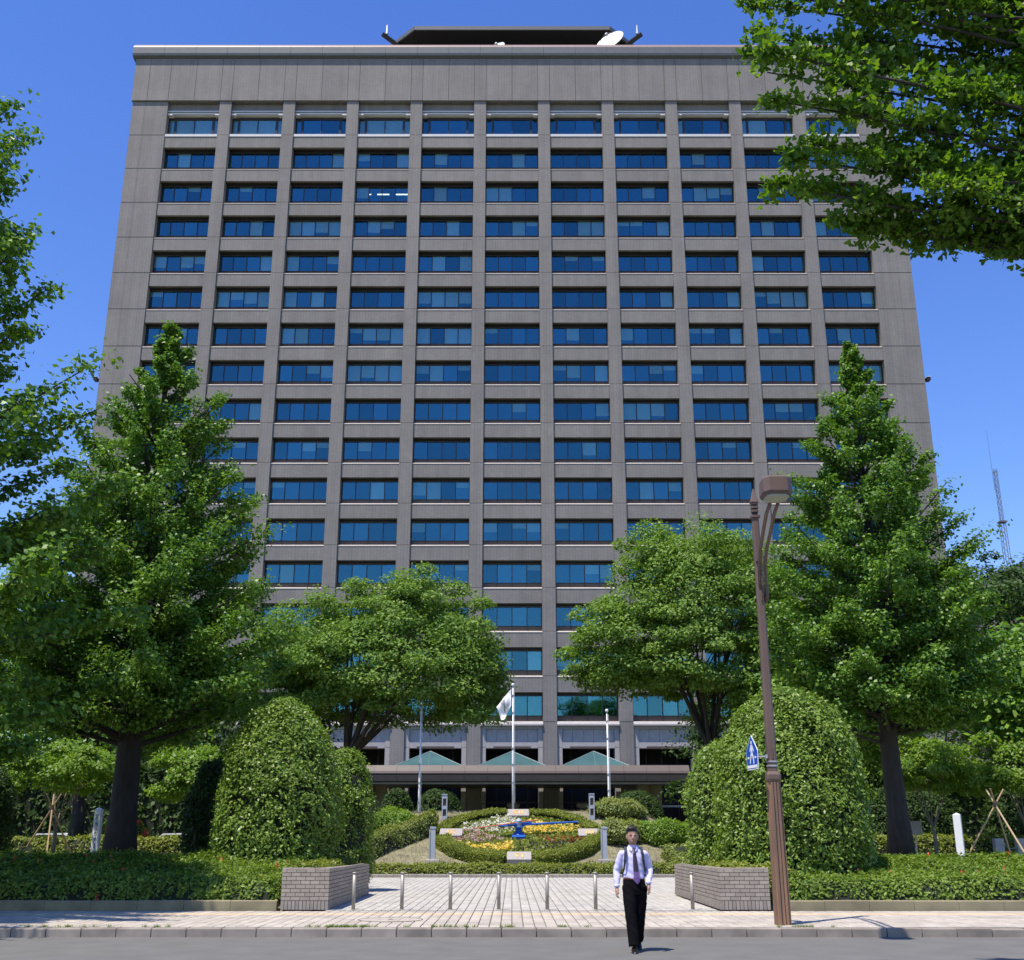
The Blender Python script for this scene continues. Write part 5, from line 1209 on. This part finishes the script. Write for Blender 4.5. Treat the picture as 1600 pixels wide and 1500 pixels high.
tie = MB(); pr_ = [(-.012, -.088, 1.472, .018), (-.010, -.100, 1.445, .024), (-.006, -.128, 1.40, .022), (.002, -.137, 1.28, .033), (.012, -.140, 1.12, .040), (.022, -.146, 1.0, .045), (.028, -.148, .95, .002)]
vs = []; 
for x_, y_, z_, w_ in pr_: vs += [(x_ - w_, y_, z_), (x_, y_ - .008, z_), (x_ + w_, y_, z_), (x_, y_ + .008, z_)]
fs = [(i * 4 + k, i * 4 + (k + 1) % 4, i * 4 + 4 + (k + 1) % 4, i * 4 + 4 + k) for i in range(len(pr_) - 1) for k in range(4)]
tm_ = mat('striped_tie', (.035, .02, .045), .5, .1); nodes = tm_.node_tree.nodes; lk = tm_.node_tree.links
geo = nodes.new('ShaderNodeTexCoord'); sx_ = nodes.new('ShaderNodeSeparateXYZ'); lk.new(geo.outputs['Object'], sx_.inputs[0]); cr = nodes.new('ShaderNodeValToRGB')
mr_ = nodes.new('ShaderNodeMapRange'); mr_.inputs['From Min'].default_value = .95; mr_.inputs['From Max'].default_value = 1.47; lk.new(sx_.outputs['Z'], mr_.inputs[0]); lk.new(mr_.outputs[0], cr.inputs[0])
cr.color_ramp.interpolation = 'CONSTANT'; cr.color_ramp.elements[0].color = (.13, .065, .22, 1); cr.color_ramp.elements[1].color = (.03, .02, .04, 1); cr.color_ramp.elements[1].position = .34
e_ = cr.color_ramp.elements.new(.12); e_.color = (.12, .05, .22, 1); e_ = cr.color_ramp.elements.new(.18); e_.color = (.15, .08, .23, 1); lk.new(cr.outputs[0], nodes['Principled BSDF'].inputs['Base Color'])
tie.add(vs, fs + [(3, 2, 1, 0)]).build('tie', tm_, man)
for s_ in (-1, 1):
    cx_ = s_ * .125 - .01; st_ = MB(); path = [(cx_ - s_ * .01, .10, 1.40), (cx_ - s_ * .012, .055, 1.478), (cx_ - s_ * .008, -.03, 1.475), (cx_, -.112, 1.41), (cx_ + s_ * .012, -.125, 1.30), (cx_ + s_ * .028, -.105, 1.18), (cx_ + s_ * .045, -.02, 1.08), (cx_ + s_ * .035, .1, 1.06)]
    vs = []
    for i, p in enumerate(path):
        p = Vector(p); wd = .021 if i < 5 else .012; nrm = Vector((0, 0, 1)) if i in (1, 2) else Vector((s_ * .2, -1, .1)).normalized() if i < 6 else Vector((s_, -.1, 0))
        t_ = (Vector(path[min(i + 1, 7)]) - Vector(path[max(i - 1, 0)])).normalized(); sd_ = t_.cross(nrm).normalized()
        vs += [p - sd_ * wd, p - sd_ * wd + nrm * .009, p + sd_ * wd + nrm * .009, p + sd_ * wd]
    st_.add(vs, [(i * 4 + k, i * 4 + (k + 1) % 4, i * 4 + 4 + (k + 1) % 4, i * 4 + 4 + k) for i in range(7) for k in range(4)]).build('backpack_strap', M['navy'], man)
MB().loft([((-.01, .19, 1.02), .10, .05), ((-.01, .20, 1.06), .135, .075), ((-.01, .20, 1.30), .135, .075), ((-.01, .18, 1.40), .10, .05)], 16).build('backpack', M['navy'], man, True)
def shoe(an, pitch, name='shoe'):
    Mx = Matrix.Rotation(R(pitch), 3, 'X'); b = MB(); o_ = Vector((an[0], an[1], an[2])); z0_ = -.085
    secs_ = [(.075, .028, .045), (.06, .036, .075), (0, .038, .085), (-.07, .044, .060), (-.13, .046, .045), (-.18, .038, .036), (-.205, .018, .022)]
    rings = []
    for y_, hw_, hh in secs_: rings.append((o_ + Mx @ Vector((0, y_, z0_ + hh * .5)), hw_, hh * .5, Mx @ Matrix.Rotation(R(90), 3, 'X')))
    b.loft(rings, 16); s = b.build(name, M['leather'], man, True); 
    q = MB(); q.loft([(o_ + Mx @ Vector((0, -.065, z0_ - .006)), .047, .145, Mx), (o_ + Mx @ Vector((0, -.065, z0_ + .010)), .045, .143, Mx)], 18); q.build('sole', M['black'], s)
shoe(LAn, 4); shoe((RAn[0], RAn[1], .165), 34)
